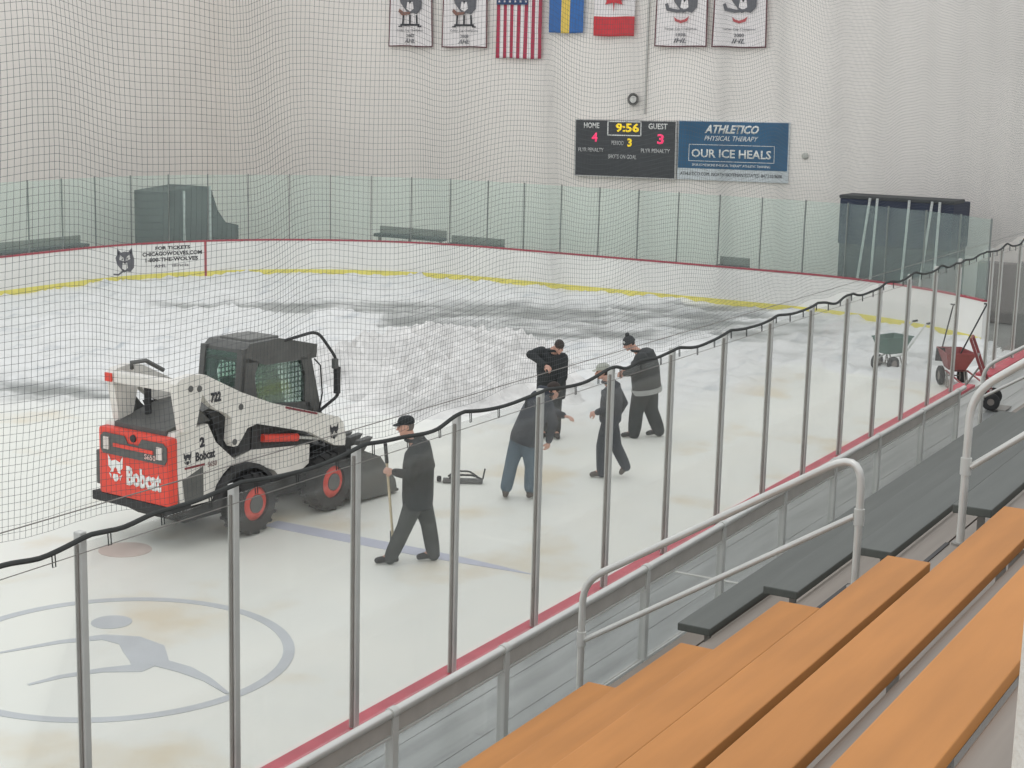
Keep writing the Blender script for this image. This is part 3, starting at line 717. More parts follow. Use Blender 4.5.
# right end: gate post, wall return
t = thing('gate_post', 'dark grey steel column at the open corner gate on the right', 'post', (38.4, 8.30, 0))
MB().box(-.25, .15, -.22, .22, 0, 2.1, bev=.02).build('column', mat('gate_grey', (108, 110, 106), .55, .2), t)
MB().box(-.42, .22, -.36, .36, 0, .12, bev=.02).build('base_plate', M_alud, t)
tag(MB().box(36.0, 38.0, 6.5, 7.8, 0, .32, bev=.03).build('snow_ridge', MATS['snow']), 'small white ridge of snow by the open corner gate', 'snow pile')

# ------------------------------------------------------------------ bleachers
AX0, AX1 = 8.69, 10.04; AX2, AX3 = 19.2, 20.5
YL = lambda n: 1.29 + .612 * (6 - n); SZ = lambda n: 4.16 - .3775 * (6 - n)    # n = 1 lowest row
RISE = .3775; PW = .243
rowname = {1: 'lowest', 2: 'second lowest', 3: 'third lowest', 4: 'fourth from the ice', 5: 'fifth from the ice', 6: 'sixth from the ice'}
def plank(x0, x1, n, m, label, group):
    t = thing('bench_seat', label, 'bench', (x0, YL(n) - PW, SZ(n) - .055), group=group)
    L_ = x1 - x0
    MB().box(0, L_, 0, PW, 0, .055, bev=.007).build('plank', m, t)
    for s in range(int(L_ / 1.83) + 1):
        xs = .25 + s * 1.83
        if xs < L_ - .1: MB().box(xs, xs + .03, .10, PW - .10, -.36, 0).build('bracket', M_alud, t)
    return t
for n in range(1, 7):
    plank(.6 if n < 6 else .9, AX0, n, M_orange, f'orange bench plank left of the aisle, {rowname[n]}' + (' row' if n <= 3 else ''), 'orange bench planks')
for n in range(1, 7):
    plank(AX1, AX2, n, M_dark, f'dark grey bench plank right of the aisle, {rowname[n]}' + (' row' if n <= 3 else ''), 'dark grey bench planks')
for n in range(1, 4):
    plank(AX3, 29.0, n, M_dark, f'dark grey bench plank beyond the far aisle, {rowname[n]} row', 'dark grey bench planks')
for n in range(1, 8):   # footboards in front of each seat
    z = SZ(n) - .43; y0 = YL(n) - .02; xe = AX2 if n > 3 else 29.0
    t = thing('footboard', f'grey aluminium footboard of the bleacher row counted {ORD[n - 1]} from the ice', 'footboard', (.5, y0, z - .04), group='bleacher footboards')
    for k in range(2):
        MB().box(0, xe - .5, k * .19 + .004, k * .19 + .182, 0, .04, bev=.004).build('plank', M_foot, t)
    MB().box(0, xe - .5, -.03, -.005, -.16, .03).build('nosing', M_alud, t)
# intermediate steps in the aisle
for (a0, a1, nm) in ((AX0, AX1, 'near'), (AX2, AX3, 'far')):
    for n in range(1, 7 if nm == 'near' else 5):
        z = SZ(n) - .43 + RISE / 2
        t = thing('aisle_step', f'aluminium half step in the {nm} aisle, {ORD[n - 1]} from the bottom', 'step', (a0 + .06, YL(n) - .25, z))
        MB().box(0, a1 - a0 - .12, 0, .26, -.035, 0, bev=.004).build('tread', M_foot, t)
        MB().box(0, a1 - a0 - .12, .235, .262, -.045, .006).build('nosing_strip', mat('nosing_dark', (60, 58, 58), .6), t)
        MB().box(.02, a1 - a0 - .14, .02, .22, -RISE / 2, -.035).build('riser_box', M_alud, t)
# front walkway deck
t = thing('walkway_deck', 'shiny grey aluminium plank walkway between the seats and the near boards', 'walkway', (.5, 4.25, 1.45))
yy = 0.0
k = 0
while yy < 1.78:
    for (xa, xb) in ((0.0, 13.08), (13.12, 27.2)):
        MB().box(xa, xb, yy + .0015, min(yy + .1985, 1.78), -.05, -.0 - .002 * (k % 2)).build('deck_plank', M_deck, t)
    yy += .2; k += 1
MB().box(13.08, 13.12, 0, 1.84, -.04, .006).build('joint_strip', mat('joint', (226, 224, 218), .4, .3), t)
MB().box(0, 27.2, 1.78, 1.82, -.2, .01).build('edge_trim', M_alud, t)
# supports under the deck and bleachers
for i, x in enumerate((2.0, 6.0, 8.9, 9.7, 12.0, 16.0, 19.4, 20.3, 24.0, 27.0)):
    t = thing('bleacher_frame', f'grey steel frame under the bleachers, {ORD[i]} from the left', 'frame', (x, 0, 0), group='steel frames under the bleachers')
    top = 3 if x > 20 else 6
    y_hi = YL(top) - PW / 2
    mb = MB(); mb.box(-.04, .04, y_hi, 4.25, 1.30, 1.39); mb.build('floor_beam', M_alud, t)
    MB().box(-.04, .04, 4.25, 5.98, 1.28, 1.39).build('deck_beam', M_alud, t)
    for n in range(1, top + 1): MB().box(-.03, .03, YL(n) - .16, YL(n) - .10, 0, SZ(n) - .475 if SZ(n) > 0 else 1).build('leg', M_alud, t)
    for y in (4.4, 5.90): MB().box(-.04, .04, y - .04, y + .04, 0, 1.28).build('leg', M_alud, t)

# ------------------------------------------------------------------ front guard rail with clear panels
GY, GH = 5.09, 3.70
gz = CAM_H - GH
gposts = [r * GH for r in (1.35, 1.70, 2.054, 2.409, 2.998, 3.409, 3.807, 4.19, 4.58, 5.03, 5.45)]
t = thing('guard_rail', 'silver tube guard rail with posts along the front of the walkway', 'railing', (gposts[0], GY, 1.459))
gx0 = gposts[0]; HGT = gz - 1.459
for i, x in enumerate(gposts):
    p = MB(); p.box(x - gx0 - .03, x - gx0 + .03, -.03, .03, 0, HGT - .02, bev=.006); pp = p.build('post', M_alu, t)
    MB().box(x - gx0 - .06, x - gx0 + .06, -.05, .05, 0, .02, bev=.004).build('base_plate', M_alud, pp)
    MB().lathe([(-.03, .036), (.03, .036)], (x - gx0, 0, HGT), (1, 0, 0), 16, close=False).build('rail_joint', M_alu, t, True)
MB().tube([(-.0, 0, HGT), (gposts[-1] - gx0 + .3, 0, HGT)], .030, 14).build('top_rail', M_rail, t, True)
MB().box(0, gposts[-1] - gx0, -.012, .012, HGT - .125, HGT - .028).build('fascia', mat('fascia', (186, 181, 174), .5, .15), t)
MB().box(0, gposts[-1] - gx0, -.018, .018, HGT - .150, HGT - .135).build('glazing_channel', M_alu, t)
MB().box(0, gposts[-1] - gx0, -.018, .018, .05, .08).build('bottom_rail', M_alu, t)
G_guard = glass('guard_pane', (.98, .985, .98), .02, (.8, .82, .8), .03)
for i in range(len(gposts) - 1):
    MB().box(gposts[i] - gx0 + .034, gposts[i + 1] - gx0 - .034, -.005, .005, .08, HGT - .135).build('clear_panel', G_guard, t)

# ------------------------------------------------------------------ aisle hand rails
def smooth_path(pts, rad, n=7):
    out = [Vector(pts[0])]
    for i in range(1, len(pts) - 1):
        a, b, c = Vector(pts[i - 1]), Vector(pts[i]), Vector(pts[i + 1]); r = rad[i - 1]
        p, q = b + (a - b).normalized() * r, b + (c - b).normalized() * r
        for k in range(n + 1): s_ = k / n; out.append(p * (1 - s_) ** 2 + b * 2 * s_ * (1 - s_) + q * s_ ** 2)
    out.append(Vector(pts[-1])); return out
def hand_rail(x, y0, z0b, z0t, y1, z1b, z1t, m0, m1, label, r=.024):
    t = thing('aisle_handrail', label, 'handrail', (x, y0, z0b))
    P = [(0, 0, 0), (0, 0, z0t - z0b), (0, y1 - y0, z1t - z0b), (0, y1 - y0, z1b - z0b)]
    MB().tube(smooth_path(P, (.16, .24)), r, 12).build('hoop', M_rail, t, True)
    MB().tube([(0, -.03, m0 - z0b), (0, y1 - y0 + .03, m1 - z0b)], r * .8, 10).build('middle_rail', M_rail, t, True)
    for (yy, zz) in ((0, m0 - z0b), (y1 - y0, m1 - z0b)):
        MB().lathe([(-.05, r + .008), (.05, r + .008)], (0, yy, zz), (0, 0, 1), 12, close=False).build('clamp', M_alu, t, True)
    for (yy, zz) in ((0, 0), (y1 - y0, z1b - z0b)):
        MB().lathe([(0, .05), (.015, .05)], (0, yy, zz), (0, 0, 1), 14, close=False).build('floor_flange', M_alud, t, True)
    return t
AXM = 9.3
hand_rail(AXM, 4.72, 1.459, 2.70, 2.88, 2.980, 3.84, 2.30, 3.43, 'curved silver handrail at the lower end of the near aisle')
hand_rail(AXM, 2.27, 3.358, 4.26, .80, 4.112, 5.35, 3.83, 4.95, 'curved silver handrail higher up the near aisle at the right edge')
hand_rail(19.85, 4.72, 1.459, 2.66, 2.88, 2.980, 3.84, 2.30, 3.43, 'curved handrail in the far aisle near the gate')

# white pole at the right edge
t = thing('painted_pole', 'rough white painted pole close to the camera at the right edge', 'pole', (2.575, .462, 0))
MB().lathe([(2.9, .055), (5.20, .055)], (0, 0, 0), (0, 0, 1), 24, close=False).build('lower_section', mat('pole_white', (226, 222, 212), .7, var=.05, bump=.5, bscale=30), t, True)
MB().lathe([(5.20, .049), (7.5, .049)], (0, 0, 0), (0, 0, 1), 24, close=False).build('upper_section', MATS['pole_white'], t, True)

# ------------------------------------------------------------------ skid-steer loader
M_lw = mat('loader_white', (226, 222, 214), .5, var=.05, scale=3)
M_lr = mat('loader_red', (226, 74, 58), .45, var=.05, scale=3)
M_lg = mat('loader_grey', (94, 94, 91), .6, var=.10, scale=5)
M_ld = mat('loader_dark', (56, 56, 56), .7, var=.15, scale=6)
M_tyre = mat('tyre_rubber', (52, 52, 52), .85, var=.2, scale=9)
M_snowy = mat('tyre_dirty', (110, 110, 108), .85, var=.25, scale=14)
M_lgl = bpy.data.materials.new('cab_glass'); M_lgl = glass('cab_glass', (.76, .86, .81), .09, (.40, .52, .47), .05)
def loader():
    t = thing('skid_steer_loader', 'white and red skid-steer loader with enclosed cab parked on the ice', 'loader', (16.322, 13.099, 0), math.radians(-4.68))
    W_ = 1.56
    P = lambda nm, mb, m, par=t, sm_=False: mb.build(nm, m, par, sm_)
    # hull
    P('chassis', MB().prism([(-1.15, .42), (-1.15, 1.2), (-.2, 1.30), (1.2, .98), (1.35, .6), (1.25, .30), (-.95, .30)], .36, W_ - .36), M_ld)
    side = [(-1.20, .58), (-1.30, 1.45), (-1.25, 1.54), (-.71, 1.58), (-.57, 1.32), (-.23, 1.03), (-.32, .96), (-.45, .88), (-.57, .76), (-.65, .57)]
    front = [(-.23, 1.03), (.10, 1.10), (1.24, .98), (1.22, .72), (1.0, .62), (.66, .62), (.54, .74), (.18, .90), (-.17, .94), (-.30, .96)]
    for y0, y1 in ((.16, .36), (W_ - .36, W_ - .14)):
        s = P('side_panel', MB().prism(side, y0, y1), M_lw)
        P('lower_side_panel', MB().prism(front, y0 + .02, y1), M_lw)
        ys = y0 if y0 < 1 else y1; sg = -1 if y0 < 1 else 1
        arch = [(-.10 + .56 * math.cos(a), .44 + .53 * math.sin(a)) for a in [PI * i / 16 for i in range(17)]]
        P('wheel_arch', MB().prism(arch, ys, ys - sg * .30 + sg * .31 if False else ys + sg * -.16), M_ld)
        mb = MB()
        n = 16; inn = [(-.10 + .56 * math.cos(PI * i / n), .44 + .53 * math.sin(PI * i / n)) for i in range(n + 1)]
        inn2 = [(-.10 + .50 * math.cos(PI * i / n), .44 + .47 * math.sin(PI * i / n)) for i in range(n, -1, -1)]
        mb.prism(inn + inn2, ys + sg * .10, ys - sg * .02); P('mudguard', mb, M_ld)
        P('engine_recess', MB().prism([(-.80, 1.05), (-.80, .62), (-1.12, .60), (-1.16, .93)], ys + sg * .004, ys - sg * .01), M_lg)
    # side panel lettering (right side faces the camera side)
    R_, U_ = Vector((1, 0, 0)), Vector((0, 0, 1))
    text('side_brand_lettering', 'Bobcat', M_ink, t, (-.93, .158, 1.13), R_ + U_ * .0, U_, .34, .12, .004, bold=.03)
    text('number_decal', '2', M_ink, t, (-.86, .158, 1.30), R_, U_, .09, .13, .004, bold=.05)
    mb = MB(); mb.box(-1.12, -.78, .152, .159, 1.06, 1.085); P('red_stripe', mb, mat('decal_maroon', (128, 52, 58), .6))
    text('model_lettering', 'S650', mat('decal_grey', (140, 116, 112), .6), t, (-.72, .158, 1.02), R_, U_, .16, .07, .004, bold=.01)
    # bobcat head emblem helper
    def cat(org, right, s, m, nm):
        mb = MB()
        for q in ([(-.5, .75), (-.30, .45), (.0, .55), (.30, .45), (.5, .75), (.48, .2), (.30, .05), (.36, -.1), (.16, -.05), (.10, .12), (.0, .2), (-.10, .12), (-.16, -.05), (-.36, -.1), (-.30, .05), (-.48, .2)],
                  [(-.14, -.15), (.14, -.15), (.20, -.34), (.06, -.5), (-.06, -.5), (-.20, -.34)], [(-.45, -.12), (-.28, -.2), (-.30, -.42)], [(.45, -.12), (.28, -.2), (.30, -.42)]):
            flat_poly(mb, [(x * s, y * s) for x, y in q], org, right, (0, 0, 1), 0, .005)
        return mb.build(nm, m, t)
    cat((-1.07, .158, 1.18), (1, 0, 0), .13, M_ink, 'side_emblem')
    # tailgate
    ya, yb = .14, 1.42; xr = -1.30
    tg = MB().box(xr - .10, xr + .06, ya, yb, .62, 1.50, bev=.05).build('tailgate', M_lr, t)
    BR, BU = Vector((0, -1, 0)), Vector((0, 0, 1)); bo = lambda y, z, d=0: Vector((xr - .102 - d, y, z))   # viewed from behind: right = -y
    mb = MB(); g = [(.10, 1.16), (.06, 1.22), (.06, 1.38), (.12, 1.43), (.50, 1.43), (.56, 1.34), (.75, 1.34), (.81, 1.43), (1.19, 1.43), (1.25, 1.38), (1.25, 1.22), (1.21, 1.16)]
    flat_poly(mb, [(u, z) for u, z in g], bo(yb, 0), BR, BU, 0, .012); mb.build('grille_panel', M_lg, tg)
    mb = MB(); flat_poly(mb, [(.30, 1.27), (1.02, 1.27), (1.02, 1.315), (.30, 1.315)], bo(yb, 0), BR, BU, .012, .022); mb.build('grille_bar', M_lr, tg)
    for u in (.13, 1.09):
        mb = MB(); flat_poly(mb, [(u, 1.22), (u + .09, 1.22), (u + .09, 1.38), (u, 1.38)], bo(yb, 0), BR, BU, .012, .03); mb.build('tail_light', mat('lamp_pale', (224, 214, 206), .4), tg)
    text('grille_model_lettering', 'S650', mat('decal_pale', (226, 190, 182), .6), tg, bo(yb - .86, 1.19, .013), BR, BU, .2, .07, .004, bold=.02)
    text('rear_brand_lettering', 'Bobcat', M_white, tg, bo(yb - .52, .80), BR, BU, .62, .25, .006, bold=.045)
    o = cat(bo(yb - .32, .95), (0, -1, 0), .27, M_white, 'rear_emblem'); o.parent = tg
    MB().lathe([(0, .05), (.02, .045)], bo(yb - .655, 1.42), (-1, 0, 0), 16, close=False).build('latch', M_ld, tg)
    P('rear_bumper', MB().box(xr - .08, xr + .25, ya - .02, yb + .16, .50, .62, bev=.015), M_ld)
    P('side_bumper', MB().box(xr - .02, xr + .10, yb + .0, yb + .14, .70, 1.15, bev=.02), M_lg)
    # engine cover behind the cab
    P('engine_cover', MB().prism([(-1.30, 1.50), (-1.30, 1.56), (-.55, 1.74), (.05, 1.76), (.05, 1.3), (-1.2, 1.3)], .30, W_ - .34), M_lg)
    P('exhaust_pipe', MB().tube([(-.95, .98, 1.6), (-.95, .98, 1.98), (-1.0, .98, 2.04)], .045, 10), M_ld, t, True)
    P('mirror_arm', MB().tube([(-1.1, 1.10, 2.24), (-1.2, 1.0, 2.33), (-1.05, .9, 2.35), (-.8, .85, 2.2)], .03, 6), M_lg, t, True)
    # lift arms
    arm = [(-1.34, 2.18), (-1.26, 2.24), (-1.05, 2.27), (-.84, 2.24), (-.21, 1.93), (.37, 1.70), (1.3, 1.43), (1.70, 1.31), (1.80, 1.22), (1.86, 1.0), (1.84, .88), (1.62, .92), (1.3, 1.09), (1.11, 1.19), (.08, 1.47), (-.10, 1.44), (-.22, 1.30), (-.28, 1.24), (-.36, 1.24), (-.41, 1.32), (-.38, 1.62), (-.49, 1.70), (-.66, 1.77), (-.79, 1.87), (-.90, 2.0), (-1.01, 1.60), (-1.23, 1.57)]
    for y0 in (.06, W_ - .36):
        a = MB().prism(arm, y0, y0 + .12).build('lift_arm', M_lw, t)
        ys = y0 - .006 if y0 < 1 else y0 + .12
        MB().prism([(.62, 1.62), (1.26, 1.435), (1.25, 1.41), (.62, 1.59)], ys, ys + .008).build('arm_stripe', mat('decal_maroon', (128, 52, 58), .6), a)
        for px, pz in ((-.34, 1.30), (-.22, 1.74), (-.95, 2.08), (-1.1, 2.1)):
            MB().lathe([(-.01, .04), (.13, .04)], (px, y0, pz), (0, 1, 0), 14, close=False).build('pivot_pin', M_lg, a)
        if y0 < 1:
            text('arm_number_lettering', '722', M_ink, a, (-.76, ys, 1.87), R_, U_, .18, .13, .004, bold=.05)
            o = cat((1.60, ys, 1.10), (1, 0, 0), .17, M_ink, 'arm_emblem'); o.parent = a
    # dark links, front cylinder
        lk = MB().prism([(-.58, 1.56), (-.66, 1.72), (-.47, 1.70), (-.40, 1.60), (-.41, 1.30), (-.30, 1.08), (.08, 1.10), (.10, 1.40), (.0, 1.36), (-.12, 1.30), (-.1, 1.12), (-.28, 1.1), (-.50, 1.30)], y0 + .13, y0 + .20).build('lift_link', M_ld, t)
        MB().prism([(-1.0, 1.58), (-.93, 1.95), (-.72, 1.70), (-.60, 1.60)], y0 + .16, y0 + .22).build('inner_bracket', M_lg, lk)
        P('arm_guard', MB().prism([(.13, 1.45), (1.36, 1.07), (1.30, .98), (.24, 1.06), (.10, 1.10)], y0 + .13, y0 + .2), M_ld)
        P('orange_cylinder', MB().tube([(.28, y0 + .10, 1.23), (.95, y0 + .10, 1.13)], .055, 12), M_lr, t, True)
        P('cylinder_rod', MB().tube([(.95, y0 + .10, 1.13), (1.5, y0 + .10, 1.02)], .022, 10), M_alu, t, True)
    P('rear_cross_tube', MB().box(-1.33, -1.18, .18, W_ - .36, 2.07, 2.21, bev=.02), M_lw)
    for yy in (W_ - .36,): P('marker_light', MB().box(-1.36, -1.335, yy, yy + .12, 2.08, 2.19, bev=.004), M_lr)
    # cab
    cab = bpy.data.objects.new('cab', None)
    c0, c1 = .38, W_ - .42
    roof = MB().prism([(.16, 2.22), (.20, 2.38), (.30, 2.46), (.85, 2.47), (1.1, 2.42), (1.62, 2.30), (1.60, 2.12), (1.40, 2.12), (.6, 2.14), (.40, 2.20)], c0, c1)
    cabm = roof.build('cab_frame', M_lg, t)
    P('roof_panel', MB().box(.40, .95, c0 + .1, c1 - .1, 2.445, 2.49, bev=.015), mat('roof_grey', (112, 112, 108), .6, var=.1), cabm)
    for y0 in (c0, c1 - .07):
        mb = MB()
        mb.prism([(.08, 1.40), (.16, 2.30), (.46, 2.20), (.38, 2.02), (.44, 1.60), (.42, 1.40)], y0, y0 + .07)
        mb.prism([(1.28, 2.16), (1.50, 2.12), (1.72, 1.30), (1.48, 1.28), (1.36, 1.55), (1.38, 1.9)], y0, y0 + .07)
        mb.prism([(.05, 1.2), (.1, 1.68), (.46, 1.62), (1.45, 1.52), (1.6, 1.3), (1.3, 1.1)], y0, y0 + .07)
        mb.build('cab_side', M_lg, cabm)
        MB().prism([(.44, 1.56), (.44, 2.10), (.55, 2.20), (1.30, 2.16), (1.42, 1.5)], y0 + .025, y0 + .04).build('door_window', M_lgl, cabm)
        mb = MB()
        for i in range(13): x = .50 + i * .07; mb.box(x, x + .016, y0 + .045, y0 + .055, 1.55, 2.16)
        for i in range(9): z = 1.60 + i * .07; mb.box(.46, 1.40, y0 + .045, y0 + .055, z, z + .016)
        mb.build('window_grille', M_ld, cabm)
    MB().box(.04, .12, c0, c1, 1.3, 1.80).build('rear_wall', M_lg, cabm)
    for ya_ in (c0, c1 - .09): MB().prism([(.07, 1.75), (.15, 2.40), (.24, 2.40), (.16, 1.75)], ya_, ya_ + .09).build('rear_pillar', M_lg, cabm)
    MB().prism([(.10, 1.78), (.165, 2.34), (.18, 2.34), (.115, 1.78)], c0 + .09, c1 - .09).build('rear_window', M_lgl, cabm)
    s = MB().box(.40, .85, .55, .98, 1.15, 1.40, bev=.04); s.box(.32, .44, .55, .98, 1.35, 1.95, bev=.04); s.build('seat', M_ld, cabm)
    # open front door arch
    pts = smooth_path([(.95, c0 + .02, 2.42), (1.46, .24, 2.52), (1.72, .12, 2.12), (1.78, .12, 1.60), (1.62, .40, 1.32)], (.14, .12, .1))
    P('front_door_frame', MB().tube(pts, .022, 8), M_ld, t, True)
    P('front_door_glass', MB().tube([(1.56, c0, 2.1), (1.66, .36, 2.0), (1.70, .36, 1.6), (1.66, .38, 1.35)], .012, 6), M_ld, t, True)
    P('door_handle_box', MB().box(1.71, 1.78, .09, .17, 1.62, 2.0, bev=.015), M_ld)
    P('door_panel', MB().box(1.66, 1.73, .09, .16, 1.98, 2.12, bev=.01), M_lg)
    # quick-attach and bucket
    P('quick_attach', MB().box(1.72, 1.92, .30, W_ - .30, .25, .85, bev=.02), M_ld)
    for yy in (.12, W_ - .20): P('front_knuckle', MB().prism([(1.60, .95), (1.86, .95), (2.02, .60), (2.0, .25), (1.80, .2), (1.62, .7)], yy, yy + .10), M_ld)
    bk = MB().prism([(1.95, .75), (1.92, .25), (2.02, .06), (2.80, .02), (2.95, .03), (2.95, .06), (2.10, .12), (2.02, .28), (2.04, .78)], -.02, W_ + .02).build('bucket', M_ld, t)
    for yy in (-.04, W_ + .0): MB().prism([(1.96, .76), (1.93, .25), (2.02, .06), (2.9, .03), (2.85, .22), (2.5, .62), (2.05, .80)], yy, yy + .04).build('bucket_side', M_lg, bk)
    # broken ice chunks heaped in the bucket rim
    rg = random.Random(5)
    for i in range(9):
        yy = .02 + i * .19; x = 2.10 + rg.uniform(-.02, .02); zt = .84 + rg.uniform(-.02, .08)
        MB().prism([(x - .06, .72), (x + .08, .72), (x + .30, zt + .02), (x + .02, zt)], yy, yy + .10).build('bucket_tooth', M_lg, bk)
    for k, (zz, yy) in enumerate(((.66, .55), (.52, 1.1))):
        MB().tube([(1.5, .50 + .6 * k, .95), (1.75, .5 + .6 * k, .98), (1.95, .5 + .6 * k, .7)], .03, 8).build('hydraulic_hose', M_ld, t, True)
    # wheels
    def wheel(x, yc, out, first):
        wt = MB(); r = .42; hw = .15
        wt.lathe([(-hw, .23), (-hw, .33), (-hw * .9, .38), (-hw * .55, .40), (hw * .55, .40), (hw * .9, .38), (hw, .33), (hw, .23)], (x, yc, r), (0, 1, 0), 40)
        for i in range(18):
            a = 2 * PI * i / 18
            for sd in (-1, 1):
                aa = a + (.0 if sd > 0 else PI / 18); c, s_ = math.cos(aa), math.sin(aa); ux = Vector((c, 0, s_)); tx = Vector((-s_, 0, c)); C0 = Vector((x, yc, r))
                vs = []
                for rr in (.37, .425):
                    for (yy, tt) in ((0.01 * sd, -.02), (.01 * sd, .02), (hw * sd, .055), (hw * sd, .015)): vs.append(C0 + ux * (rr if abs(yy) < .1 else rr - .02) + Vector((0, yy, 0)) + tx * tt)
                wt.add(vs, [(0, 1, 2, 3), (4, 5, 6, 7), (0, 1, 5, 4), (1, 2, 6, 5), (2, 3, 7, 6), (3, 0, 4, 7)])
        ty = wt.build('wheel', M_tyre, t, True)
        rim = MB(); rim.lathe([(-.10, .245), (-.02, .245), (.02 * 1, .20), (.05, .14), (.03, .12), (-.10, .12)], (x, yc + out * (hw - .04), r), (0, out, 0), 32)
        ro = rim.build('rim', mat('rim_red', (226, 78, 62), .5, var=.06), ty, True)
        MB().lathe([(-.08, .125), (.045, .12), (.07, .07), (.075, .02)], (x, yc + out * (hw - .04), r), (0, out, 0), 20, close=False).build('hub', M_lg, ty, True)
    for x in (0.0, 1.54):
        wheel(x, .15, -1, False); wheel(x, W_ - .15, 1, False)
    return t
loader()

# ------------------------------------------------------------------ people
def fuse(name, mb, m, parent, voxel, smooth_n=6, smooth_f=.5):
    o = mb.build(name, m, None, False, fix=True)
    r = o.modifiers.new('r', 'REMESH'); r.mode = 'VOXEL'; r.voxel_size = voxel
    s = o.modifiers.new('s', 'SMOOTH'); s.factor = smooth_f; s.iterations = smooth_n
    dg = bpy.context.evaluated_depsgraph_get(); dg.update()
    me = bpy.data.meshes.new_from_object(o.evaluated_get(dg)); old = o.data
    o.modifiers.clear(); o.data = me
    bpy.data.meshes.remove(old)
    for p in me.polygons: p.use_smooth = True
    if parent is not None: o.parent = parent
    return o
def limb(mb, pts, n=14):
    """pts = (vec, radius); rounded tapered chain"""
    P = [Vector(p) for p, r in pts]; R_ = [r for p, r in pts]
    mb.tube(P, R_, n)
    for p, r in zip(P, R_): mb.ball(p, r * .985, 12)
def oval(mb, st, side, n=22):
    """stations (centre, half width along side, half depth); loft with oval sections"""
    S = Vector(side).normalized(); rings = []; N = len(st)
    for i, (c, hw, hd) in enumerate(st):
        c = Vector(c); a = Vector(st[max(0, i - 1)][0]); b = Vector(st[min(N - 1, i + 1)][0]); T = (b - a).normalized()
        s = (S - T * S.dot(T)).normalized(); d = T.cross(s)
        rings += [c + s * hw * math.cos(2 * PI * k / n) + d * hd * math.sin(2 * PI * k / n) for k in range(n)]
    fs = [(i * n + k, i * n + (k + 1) % n, (i + 1) * n + (k + 1) % n, (i + 1) * n + k) for i in range(N - 1) for k in range(n)]
    fs += [tuple(range(n))[::-1], tuple((N - 1) * n + k for k in range(n))]
    mb.add(rings, fs)
def hand_mesh(mb, w_, d, nrm_, thumb, curl):
    d = Vector(d).normalized(); nn = Vector(nrm_); nn = (nn - d * nn.dot(d)).normalized(); l = d.cross(nn) * thumb
    w_ = Vector(w_)
    rot = Matrix((l, d, nn)).transposed()
    mb.ball(w_ + d * .055, (.046, .058, .020), 12, rot=rot)
    for i, ln in enumerate((.078, .088, .082, .064)):
        p = w_ + d * (.095 - .004 * abs(i - 1)) + l * (.033 - .022 * i); dd = d.copy(); q = [(p - d * .03, .0115), (p, .0112)]
        for s_ in range(3):
            ang_ = curl * (0.7 + .15 * i * .5); dd = (dd * math.cos(ang_) + nn * math.sin(ang_)).normalized(); nn_ = nn
            p = p + dd * ln * (.42, .32, .26)[s_]; q.append((p, (.0108, .0100, .0088)[s_])) 
            d_perp = nn - dd * nn.dot(dd)
            nn2 = d_perp.normalized() if d_perp.length > .05 else -d
            if s_ < 2: dd = (dd * math.cos(ang_ * .6) + nn2 * math.sin(ang_ * .6)).normalized()
        limb(mb, q, 8)
    p = w_ + d * .03 + l * .035
    limb(mb, [(p - l * .02, .014), (p + l * .022 + d * .022 + nn * curl * .012, .0125), (p + l * .030 + d * .055 + nn * curl * .035, .0105)], 8)
